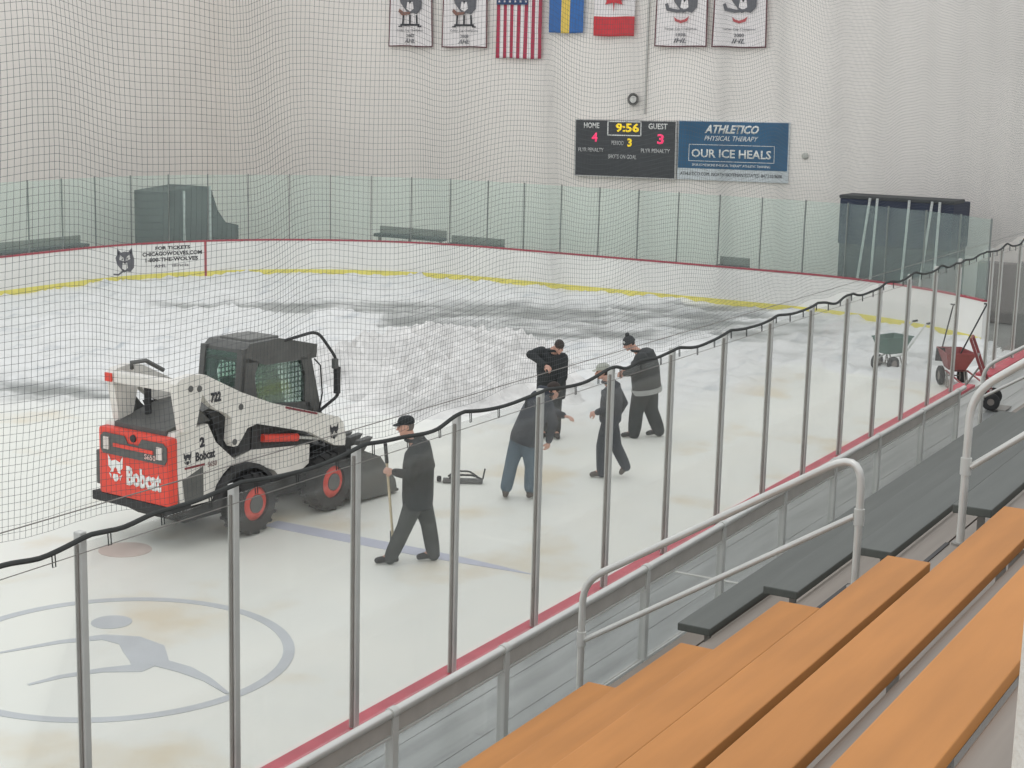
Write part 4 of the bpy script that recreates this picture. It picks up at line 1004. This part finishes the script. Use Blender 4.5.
def person(label, base, vdeg, J, facing, cols, cap, extra=None, scale_t=1.0, gender=0):
    """J: joints in (r = image right, d = away from camera, z up), metres from the standing point"""
    a = math.radians(vdeg); v = Vector((math.cos(a), math.sin(a), 0)); r = Vector((v.y, -v.x, 0))
    Wd = lambda p: r * p[0] + v * p[1] + Vector((0, 0, p[2]))
    j = {k: Wd(p) for k, p in J.items()}
    F_ = Wd(facing['head']).normalized(); Ft = Wd(facing['torso']).normalized(); up = Vector((0, 0, 1))
    sh = (j['shR'] - j['shL']).normalized(); hp = (j['hipR'] - j['hipL']).normalized()
    chest = (j['shL'] + j['shR']) / 2; pel = j['pelvis']; bw = facing.get('bulk', 1.0)
    ax = (chest - pel); tl = ax.length
    # ---- body
    mb = MB(); hc = j['head']; tilt = facing.get('tilt', 0.0)
    side = F_.cross(up).normalized() * -1            # towards the person's left
    hu = (up - F_ * up.dot(F_)).normalized()
    rot = Matrix((side, F_, hu)).transposed()
    mb.ball(hc + hu * .015 - F_ * .008, (.074, .094, .104), 20, rot=rot)                       # skull
    mb.ball(hc - hu * .045 + F_ * .022, (.056, .070, .070), 16, rot=rot)                       # jaw
    mb.ball(hc - hu * .098 + F_ * .066, (.022, .020, .018), 10, rot=rot)                       # chin
    limb(mb, [(hc + F_ * .088 + hu * .012, .009), (hc + F_ * .112 - hu * .030, .015)], 8)        # nose
    for s_ in (-1, 1):
        mb.ball(hc + side * s_ * .074 - hu * .008 - F_ * .005, (.012, .020, .032), 10, rot=rot)  # ear
        mb.ball(hc + side * s_ * .038 + F_ * .072 - hu * .028, (.022, .020, .020), 10, rot=rot)  # cheek
        limb(mb, [(hc + side * s_ * .012 + F_ * .088 + hu * .030, .008), (hc + side * s_ * .050 + F_ * .074 + hu * .030, .008)], 6)  # brow
        mb.ball(hc + side * s_ * .016 + F_ * .086 - hu * (.062), (.020, .010, .007), 8, rot=rot)  # lips
    limb(mb, [(hc - hu * .04 - F_ * .02, .058), (j['neck'], .060), (chest + (j['neck'] - chest) * .2, .075)])
    oval(mb, [(pel - up * .06, .15 * bw, .10 * bw), (pel + ax * .1, .16 * bw, .11 * bw), (pel + ax * .35, .145 * bw, .105 * bw), (pel + ax * .7, .165 * bw, .115 * bw), (pel + ax * .95, .17 * bw, .10 * bw), (chest + ax.normalized() * .05, .09, .07)], sh * .5 + hp * .5 if (sh + hp).length > .3 else sh)
    for s_ in 'LR':
        limb(mb, [(j['sh' + s_], .058), (j['sh' + s_] * .5 + j['el' + s_] * .5, .050), (j['el' + s_], .040), (j['el' + s_] * .4 + j['ha' + s_] * .6, .036), (j['ha' + s_], .027)])
        limb(mb, [(j['hip' + s_], .090), (j['hip' + s_] * .5 + j['kn' + s_] * .5, .078), (j['kn' + s_], .056), (j['kn' + s_] * .65 + j['an' + s_] * .35, .056), (j['an' + s_], .038)])
        tv = j['to' + s_] - j['an' + s_]
        limb(mb, [(j['an' + s_], .038), (j['an' + s_] + tv * .5 - up * .01, .036), (j['to' + s_], .026)])
        hd = facing.get('hand' + s_, (j['ha' + s_] - j['el' + s_]))
        if isinstance(hd, tuple): hd = Wd(hd)
        pn = Wd(facing.get('palm' + s_, (0, 0, -1)))
        if abs(pn.normalized().dot(Vector(hd).normalized())) > .95: pn = pn + F_ * .8
        hand_mesh(mb, j['ha' + s_], hd, pn, 1 if s_ == 'L' else -1, facing.get('curl' + s_, .45))
    body = fuse('person', mb, M_skin, None, .0085, 3, .4)
    body.location = base; tag(body, label, 'person')
    # ---- eyes
    for s_ in (-1, 1):
        MB().ball(hc + side * s_ * .030 + F_ * .083 + hu * .010, (.011, .008, .007), 10, rot=rot).build('eye', M_eye, body, True)
    # ---- jacket
    jb = MB(); jl = facing.get('hem', .16)
    dn = Wd(facing['down']) if 'down' in facing else -up
    sd = (sh * .6 + hp * .4).normalized()
    st_ = [(pel + dn * jl, .205 * bw, .155 * bw), (pel + dn * jl * .4, .21 * bw, .165 * bw), (pel + ax * .25, .205 * bw, .165 * bw), (pel + ax * .6, .215 * bw, .165 * bw), (pel + ax * .88, .215 * bw, .145 * bw), (chest + ax.normalized() * .04, .16 * bw, .12 * bw), (chest * .5 + j['neck'] * .5 + ax.normalized() * .02, .095, .09)]
    oval(jb, st_, sd)
    for s_ in 'LR':
        limb(jb, [(j['sh' + s_], .088 * bw), (j['sh' + s_] * .5 + j['el' + s_] * .5, .078 * bw), (j['el' + s_], .066 * bw), (j['el' + s_] * .45 + j['ha' + s_] * .55, .060), (j['el' + s_] * .08 + j['ha' + s_] * .92, .052)])
    jb.tube([j['neck'] + Vector((math.cos(2 * PI * k / 12), math.sin(2 * PI * k / 12), 0)) * .078 - up * .015 - F_ * .01 for k in range(12)], .026, 8, closed=True)
    if extra and 'hood' in extra:
        limb(jb, [(j['neck'] - F_ * .09 + hp * .05, .055), (j['neck'] - F_ * .13 - up * .03, .062), (j['neck'] - F_ * .09 - hp * .05, .055)])
    rg = random.Random(len(label))
    for k in range(9):      # folds
        q = rg.random(); an_ = rg.uniform(0, 2 * PI); c = pel + ax * (q * .8); s0 = sd; d0 = ax.normalized().cross(sd)
        p1 = c + (s0 * math.cos(an_) * .205 + d0 * math.sin(an_) * .158) * bw; p2 = c + ax * .12 + (s0 * math.cos(an_ + .5) * .205 + d0 * math.sin(an_ + .5) * .158) * bw
        limb(jb, [(p1, .016), (p2, .012)], 6)
    jk = fuse('jacket', jb, cols['jacket'], body, .013, 4, .5)
    # ---- trousers
    tb = MB()
    oval(tb, [(pel - up * .13, .165 * bw, .125 * bw), (pel - up * .02, .185 * bw, .14 * bw), (pel + ax * .15, .17 * bw, .13 * bw)], hp)
    for s_ in 'LR':
        lw = facing.get('leg', 1.0)
        H_, K_, A_ = j['hip' + s_], j['kn' + s_], j['an' + s_]
        limb(tb, [(H_, .112 * bw), (H_ * .5 + K_ * .5, .098 * lw), (K_, .082 * lw), (K_ * .5 + A_ * .5, .080 * lw), (K_ * .12 + A_ * .88, .076 * lw), (A_ + (A_ - K_).normalized() * (.055 if facing.get('boot', 0) < .1 else -.07), .066 * lw)])
    fuse('trousers', tb, cols['trousers'], body, .013, 4, .5)
    # ---- boots
    for s_ in 'LR':
        b_ = MB(); A_ = j['an' + s_]; T_ = j['to' + s_]; K_ = j['kn' + s_]; tv = T_ - A_
        flat = Vector((tv.x, tv.y, 0)); flat = flat.normalized() if flat.length > .03 else F_
        heel = A_ - flat * .05; heel.z = A_.z - .06
        limb(b_, [(A_ + (K_ - A_).normalized() * (facing.get('boot', .09) + .02), .056 if facing.get('boot', 0) < .1 else .072), (A_, .055), (A_ * .6 + heel * .4, .052)])
        limb(b_, [(heel, .042), (A_ + tv * .55 - up * .02, .046), (T_, .040)])
        ob = fuse('boot', b_, cols['boots'], body, .011, 3, .5)
    # ---- cap
    cb = MB()
    top = hc + hu * .045 - F_ * .010
    if cap['kind'] == 'cap':
        n = 22; vs = []; prof = [(-.012, 1.0), (.0, 1.03), (.03, 1.0), (.058, .86), (.078, .58), (.086, .2)]
        for h, s_ in prof:
            for k in range(n): th = 2 * PI * k / n; vs.append(top + side * math.cos(th) * .088 * s_ + F_ * (math.sin(th) * .106 * s_) + hu * h)
        m_ = len(prof); fs = [(i * n + k, i * n + (k + 1) % n, (i + 1) * n + (k + 1) % n, (i + 1) * n + k) for i in range(m_ - 1) for k in range(n)] + [tuple(range(n))[::-1], tuple((m_ - 1) * n + k for k in range(n))]
        cb.add(vs, fs); co = cb.build('cap', cols['cap'], body, True)
        vs = []; fs = []; m2 = 10
        for i in range(m2 + 1):
            th = PI * (.16 + .68 * i / m2); e = math.sin(th)
            a_ = top + side * math.cos(th) * .086 + F_ * (e * .100) - hu * .004; b_ = top + side * math.cos(th) * .078 + F_ * (.095 + .075 * e) - hu * .022
            vs += [a_, b_, a_ + hu * .006, b_ + hu * .006]
        for i in range(m2):
            k = 4 * i; fs += [(k, k + 4, k + 5, k + 1), (k + 2, k + 3, k + 7, k + 6), (k + 1, k + 5, k + 7, k + 3), (k, k + 2, k + 6, k + 4)]
        MB().add(vs, fs + [(0, 1, 3, 2), (4 * m2, 4 * m2 + 2, 4 * m2 + 3, 4 * m2 + 1)]).build('brim', cols['cap'], co, True)
    elif cap['kind'] == 'beanie':
        cb.ball(hc + hu * .045 - F_ * .012, (.088, .104, .090), 20, rot=rot)
        cb.tube([hc + hu * .018 - F_ * .012 + side * math.cos(2 * PI * k / 18) * .084 + F_ * math.sin(2 * PI * k / 18) * .100 for k in range(18)], .018, 8, closed=True)
        co = fuse('beanie', cb, cols['cap'], body, .008, 3)
        if cap.get('pom'):
            MB().ball(hc + hu * .145 - F_ * .03, .040, 14).build('pompom', cols['cap'], co, True)
            MB().ball(hc + hu * .06 + F_ * .080 + side * .03, (.024, .012, .022), 10, rot=rot).build('badge', M_white, co, True)
    # hair
    hb = MB(); hb.ball(hc + hu * .012 - F_ * .022, (.079, .088, .100), 18, rot=rot)
    if cap.get('bare'): hb.ball(hc + hu * .045 - F_ * .0, (.082, .098, .080), 18, rot=rot)
    fuse('hair', hb, cols.get('hair', M_hair), body, .008, 2)
    # overwrite face side: hair shell sits behind the face plane
    if extra and 'logo' in extra:
        p = Wd(extra['logo']); flat = MB(); flat_poly(flat, [(-.03, -.02), (.0, -.01), (.035, -.02), (.02, .0), (.035, .02), (.0, .012), (-.03, .022), (-.02, 0)], p, r, up, 0, .006); flat.build('chest_emblem', M_white, jk)
    if extra and 'band' in extra:
        bb = MB(); z_, = extra['band']
        oval(bb, [(pel + dn * (jl + .01), .215 * bw, .17 * bw), (pel + dn * (jl - .075), .222 * bw, .176 * bw)], sd)
        bb.build('hem_panel', mat('hem_pale', (168, 170, 168), .8), jk, True)
    return body
M_skin = mat('skin', (206, 160, 142), .6, var=.04)
M_eye = mat('eye_dark', (48, 36, 32), .3)
M_hair = mat('hair_dark', (58, 50, 46), .8)
FB = mat('fabric_black', (43, 46, 47), .85, var=.12, scale=7, bump=.3, bscale=25)
FC = mat('fabric_charcoal', (64, 66, 66), .85, var=.12, scale=7, bump=.3, bscale=25)
FN = mat('fabric_navy', (56, 60, 68), .85, var=.12, scale=7, bump=.3, bscale=25)
FG = mat('fabric_grey_pants', (72, 74, 72), .85, var=.10, scale=7, bump=.3, bscale=25)
FJ = mat('fabric_denim', (94, 110, 122), .85, var=.12, scale=9, bump=.3, bscale=30)
FL = mat('fabric_pale_cap', (170, 172, 162), .85, var=.08)
BT = mat('boot_dark', (50, 48, 46), .6); BB = mat('boot_brown', (88, 78, 70), .65)
# 1 man walking left carrying a shovel
person('man in black hooded jacket and dark cap walking left with a shovel', (16.466, 10.761, 0), 33.16,
       dict(head=(-.10, 0, 1.735), neck=(-.03, .01, 1.575), shL=(.03, -.16, 1.455), shR=(.10, .17, 1.46), elL=(-.03, -.24, 1.17), elR=(.20, .25, 1.18), haL=(-.235, -.17, 1.195), haR=(.12, .30, .93),
            pelvis=(.06, 0, .93), hipL=(.05, -.09, .88), hipR=(.08, .09, .88), knL=(-.10, -.09, .47), knR=(.20, .08, .47), anL=(-.25, -.09, .125), anR=(.26, .08, .13), toL=(-.43, -.09, .045), toR=(.09, .08, .045)),
       dict(head=(-.97, -.24, -.10), torso=(-.95, -.2, 0), hem=.22, down=(0, 0, -1), leg=1.22, palmL=(0, 1, -.1), handL=(-1, -.0, .15), curlL=1.05, bulk=1.18),
       dict(jacket=FB, trousers=FG, boots=BT, cap=FB, hair=mat('hair_grey', (120, 112, 106), .8)), dict(kind='cap'), dict(hood=1, logo=(.03, -.255, 1.36)))
# 2 man in jeans leaning forward
person('man in blue jeans and dark coat leaning forward over the ice', (19.951, 11.193, 0), 29.29,
       dict(head=(.43, .10, 1.60), neck=(.36, .06, 1.56), shL=(.20, .18, 1.47), shR=(.34, -.14, 1.45), elL=(.46, .30, 1.22), elR=(.44, -.16, 1.16), haL=(.60, .22, 1.20), haR=(.385, -.10, .88),
            pelvis=(.05, 0, .96), hipL=(-.04, .07, .88), hipR=(.10, -.04, .88), knL=(-.14, .02, .50), knR=(.15, .0, .48), anL=(-.21, .0, .13), anR=(.14, .0, .13), toL=(-.20, .17, .045), toR=(.19, .17, .045)),
       dict(head=(.80, .25, -.62), torso=(.8, .4, -.4), hem=.13, down=(-.25, 0, -.97), leg=1.18, bulk=1.14, curlL=.35, curlR=.5, boot=.10, palmL=(0, 0, -1), palmR=(-.5, .8, 0)),
       dict(jacket=FN, trousers=FJ, boots=BB, cap=FB), dict(kind='none', bare=True), dict(hood=1))
# 3 man bending over behind him
person('man in black coat bending over behind the man in jeans', (23.768, 12.823, 0), 28.35,
       dict(head=(.14, -.16, 1.60), neck=(.05, -.08, 1.53), shL=(.20, -.04, 1.38), shR=(-.15, -.02, 1.47), elL=(.22, -.16, 1.08), elR=(-.33, -.10, 1.44), haL=(.12, -.30, .86), haR=(-.08, -.32, 1.30),
            pelvis=(.03, .08, .90), hipL=(.10, .08, .84), hipR=(-.07, .08, .84), knL=(.12, .0, .47), knR=(-.07, .02, .47), anL=(.13, .05, .13), anR=(-.07, .05, .13), toL=(.17, -.13, .045), toR=(-.10, -.13, .045)),
       dict(head=(.25, -.80, -.50), torso=(.1, -.9, -.3), hem=.22, down=(0, .1, -1), bulk=1.2, leg=1.15, curlL=.7, curlR=1.0, palmR=(.3, .3, -.9), palmL=(-.5, .4, -.3)),
       dict(jacket=FB, trousers=FB, boots=BT, cap=FB), dict(kind='none', bare=True), None)
# 4 small man in a pale cap walking left
person('man in navy jacket and pale cap walking left, rear foot lifted', (21.928, 10.697, 0), 26.0,
       dict(head=(-.20, 0, 1.635), neck=(-.13, 0, 1.49), shL=(-.07, -.155, 1.385), shR=(-.02, .155, 1.385), elL=(-.07, -.22, 1.11), elR=(.14, .20, 1.12), haL=(-.27, -.16, 1.03), haR=(.06, .24, .95),
            pelvis=(-.06, 0, .92), hipL=(-.08, -.08, .86), hipR=(-.05, .08, .86), knL=(-.17, -.07, .49), knR=(.04, .07, .48), anL=(-.16, -.07, .13), anR=(.185, .07, .20), toL=(-.31, -.07, .045), toR=(.14, .07, .06)),
       dict(head=(-.98, -.1, -.12), torso=(-1, -.1, 0), hem=.06, down=(0, 0, -1), bulk=1.02, leg=1.12, curlL=.9, curlR=.6, palmL=(.1, .8, -.6)),
       dict(jacket=FN, trousers=FN, boots=BB, cap=FL), dict(kind='cap'), None)
# 5 large man in pompom beanie
person('heavy man in grey jacket and pompom beanie with his back turned', (24.776, 11.584, 0), 25.06,
       dict(head=(-.25, .02, 1.61), neck=(-.13, .02, 1.50), shL=(-.03, -.20, 1.38), shR=(.06, .20, 1.40), elL=(-.12, -.28, 1.17), elR=(-.02, .30, 1.17), haL=(-.31, -.20, 1.12), haR=(-.28, .18, 1.10),
            pelvis=(.07, 0, .92), hipL=(.0, -.10, .82), hipR=(.12, .10, .82), knL=(-.08, -.10, .45), knR=(.17, .10, .46), anL=(-.10, -.10, .13), anR=(.30, .10, .15), toL=(-.29, -.10, .045), toR=(.13, .10, .05)),
       dict(head=(-.82, -.35, -.42), torso=(-.95, .2, 0), hem=.13, down=(.15, 0, -1), bulk=1.46, leg=1.5, curlL=.6, curlR=.6, palmL=(0, .9, -.3), palmR=(0, -.9, -.3)),
       dict(jacket=FC, trousers=FB, boots=BT, cap=FC), dict(kind='beanie', pom=True), dict(band=(0,)))
# shovel carried by the first man
def local_pt(base, vdeg, p):
    a = math.radians(vdeg); v = Vector((math.cos(a), math.sin(a), 0)); r = Vector((v.y, -v.x, 0)); return Vector(base) + r * p[0] + v * p[1] + Vector((0, 0, p[2]))
B1 = Vector((16.466, 10.761, 0)); LP = lambda p: local_pt(B1, 33.16, p)
top_, bot_ = LP((-.345, -.125, 1.54)), LP((-.24, -.02, .30)); t = thing('hand_shovel', 'wooden-handled shovel held upright by the man walking left', 'shovel', tuple(bot_)); dd = top_ - bot_
M_wood = mat('shovel_wood', (206, 190, 160), .6, var=.1, scale=8)
MB().tube([(0, 0, 0), dd * .80], .017, 10).build('shaft', M_wood, t, True)
MB().tube([dd * .80, dd], .024, 10).build('grip', M_ld, t, True)
bl = MB(); n = 8
vs = []
for i in range(n + 1):
    z = .08 - .30 * i / n; hw_ = .10 * (1 - .35 * (i / n) ** 3)
    for k in range(5): u = (k - 2) / 2; vs.append((u * hw_ * .55, u * hw_ * .84, z + 0)); 
for i in range(n + 1):
    z = .08 - .30 * i / n; hw_ = .10 * (1 - .35 * (i / n) ** 3)
    for k in range(5): u = (k - 2) / 2; vs.append((u * hw_ * .55 + .006 + .03 * (1 - u * u), u * hw_ * .84 - .004 - .02 * (1 - u * u), z))
fs = []
for o_ in (0, 45):
    for i in range(n):
        for k in range(4): q = o_ + i * 5 + k; fs.append((q, q + 1, q + 6, q + 5))
for i in range(n): fs += [(i * 5, i * 5 + 5, 50 + i * 5, 45 + i * 5), (i * 5 + 4, i * 5 + 9, 54 + i * 5, 49 + i * 5)]
for k in range(4): fs += [(k, k + 1, 46 + k, 45 + k), (40 + k, 41 + k, 86 + k, 85 + k)]
bl.add(vs, fs).build('blade', M_ld, t, True)

# dark tool lying on the ice
t = thing('hand_tool', 'low dark folded tool frame lying on the ice beside the walking man', 'tool', (20.30, 12.38, 0), math.radians(-60))
MB().box(-.30, .30, -.10, .10, .0, .05, bev=.02).build('base_tray', M_lg, t)
MB().tube(smooth_path([(-.20, -.08, .07), (-.16, -.06, .13), (.16, -.06, .13), (.30, -.08, .07)], (.06, .06)), .016, 8).build('handle_loop', M_ld, t, True)
MB().tube(smooth_path([(-.22, .08, .07), (-.12, .06, .16), (.10, .06, .16), (.22, .08, .07)], (.05, .05)), .014, 8).build('handle_loop', M_ld, t, True)
MB().tube([(.30, 0, .06), (.33, 0, .22)], .012, 8).build('lever', M_ld, t, True)
MB().lathe([(-.03, .02), (-.02, .045), (.03, .045), (.04, .02)], (-.36, .0, .05), (1, 0, 0), 16, close=False).build('end_knob', M_black, t, True)

# ------------------------------------------------------------------ wheelbarrows
def barrow(label, loc, rz, mt, handle_end, wheel_r=.17, hs=.31, k=1.0):
    t = thing('wheelbarrow', label, 'wheelbarrow', loc, rz)
    # tub : x forward; open box with flared walls
    def ring(z, x0, x1, w_, ins=0): return [(x0 + ins, -w_ + ins, z), (x1 - ins, -w_ * .82 + ins, z), (x1 - ins, w_ * .82 - ins, z), (x0 + ins, w_ - ins, z)]
    o0 = ring(.74, -.50 * k, .46 * k, .34 * k); o1 = ring(.38, -.22, .20, .20 * k); i0 = ring(.74, -.50 * k, .46 * k, .34 * k, .02); i1 = ring(.40, -.22, .20, .20 * k, .02)
    mb = MB(); mb.add(o0 + o1 + i0 + i1, [(0, 1, 5, 4), (1, 2, 6, 5), (2, 3, 7, 6), (3, 0, 4, 7), (4, 5, 6, 7), (8, 9, 13, 12), (9, 10, 14, 13), (10, 11, 15, 14), (11, 8, 12, 15), (12, 13, 14, 15), (0, 1, 9, 8), (1, 2, 10, 9), (2, 3, 11, 10), (3, 0, 8, 11)])
    tub = mb.build('tub', mt, t)
    MB().tube(o0, .014, 6, closed=True).build('rim', mt, tub)
    for s in (-1, 1):
        MB().tube([(.25, s * .10, .28), (-.20, s * .22, .36), (handle_end[0] + .18, s * (hs - .01), handle_end[1] - .03 * (1 if handle_end[1] > .4 else -1)), (handle_end[0], s * hs, handle_end[1])], .018, 8).build('handle', M_alu if 'green' in label else mt, t, True)
        MB().tube([(handle_end[0] + .14, s * (hs - .005), handle_end[1] - .01), (handle_end[0] - .02, s * hs, handle_end[1])], .024, 8).build('grip', M_ld, t, True)
        MB().tube(smooth_path([(-.20, s * .20, .36), (-.36, s * .20, .03), (-.22, s * .20, .03), (-.10, s * .18, .34)], (.03, .03), 4), .015, 6).build('leg', M_alud, t, True)
        w_ = MB().lathe([(-.045, .10), (-.05, wheel_r - .03), (-.03, wheel_r), (.03, wheel_r), (.05, wheel_r - .03), (.045, .10)], (.15, s * .22, wheel_r), (0, 1, 0), 28).build('wheel', M_tyre, t, True)
        MB().lathe([(-.03, .105), (-.035, .04), (.035, .04), (.03, .105)], (.15, s * .22, wheel_r), (0, 1, 0), 20, close=False).build('wheel_disc', mat('disc_grey', (132, 124, 118), .6), w_)
    MB().tube([(.15, -.22, wheel_r), (.15, .22, wheel_r)], .014, 8).build('axle', M_alud, t)
    MB().tube([(.15, 0, wheel_r), (.10, 0, .40)], .018, 8).build('fork', M_alud, t)
    return t
barrow('green two-wheeled wheelbarrow on the ice near the far right boards', (34.05, 10.1, 0), math.radians(157), mat('barrow_green', (84, 112, 102), .5, var=.08), (-1.05, .98), .17, .20, .80)
barrow('red wheelbarrow with its handles toward the near gate on the right', (33.0, 8.45, 0), math.radians(32), mat('barrow_red', (140, 70, 70), .5, var=.1), (-2.0, .22), .20, .24, .9)
for i, (p0, p1, lab) in enumerate((((33.2, 8.80, .58), (33.75, 8.75, 1.58), 'dark shovel leaning in the red wheelbarrow, left of the two'), ((33.1, 8.40, .58), (33.7, 8.05, 1.66), 'dark shovel leaning in the red wheelbarrow, right of the two'))):
    t = thing('snow_shovel', lab, 'shovel', p0); dd = Vector(p1) - Vector(p0)
    MB().tube([dd * .0, dd], .016, 8).build('shaft', M_ld, t, True)
    if i == 0: MB().prism([(-.10, -.12), (.10, -.12), (.09, .16), (-.09, .16)], -.01, .01, 'x').build('blade', M_ld, t)
    MB().tube([dd + Vector((0, -.06, 0)), dd + Vector((0, .06, 0))], .016, 8).build('grip', M_ld, t, True)

# red hand truck on the walkway
t = thing('hand_truck', 'red-framed hand truck standing tilted at the far end of the walkway', 'hand truck', (23.55, 5.45, 1.462))
HB = Vector((0, 0, .14)); HT = Vector((-.06, .34, 1.0)); sd_ = Vector((.98, .17, 0)).normalized() * .19
for q in (-1, 1):
    MB().tube([HB + sd_ * q, HT + sd_ * q], .022, 8).build('side_rail', MATS['barrow_red'], t, True)
    w_ = MB().lathe([(-.03, .05), (-.035, .10), (-.02, .125), (.02, .125), (.035, .10), (.03, .05)], Vector((.0, 0, .127)) + sd_ * q * 1.25, sd_, 24).build('wheel', M_tyre, t, True)
    MB().lathe([(-.02, .055), (.02, .055)], Vector((.0, 0, .127)) + sd_ * q * 1.25, sd_, 16, close=False).build('wheel_disc', MATS['disc_grey'], w_)
for k in (.1, .4, .7, 1.0):
    c_ = HB + (HT - HB) * k; MB().tube([c_ - sd_, c_ + sd_], .018, 8).build('crossbar', M_alud if k < .9 else MATS['barrow_red'], t, True)
MB().box(-.20, .20, -.24, -.02, .005, .02).build('toe_plate', M_alud, t)
MB().tube([HB + (HT - HB) * .55, Vector((-.03, .55, .02))], .014, 8).build('kick_stand', M_alud, t, True)
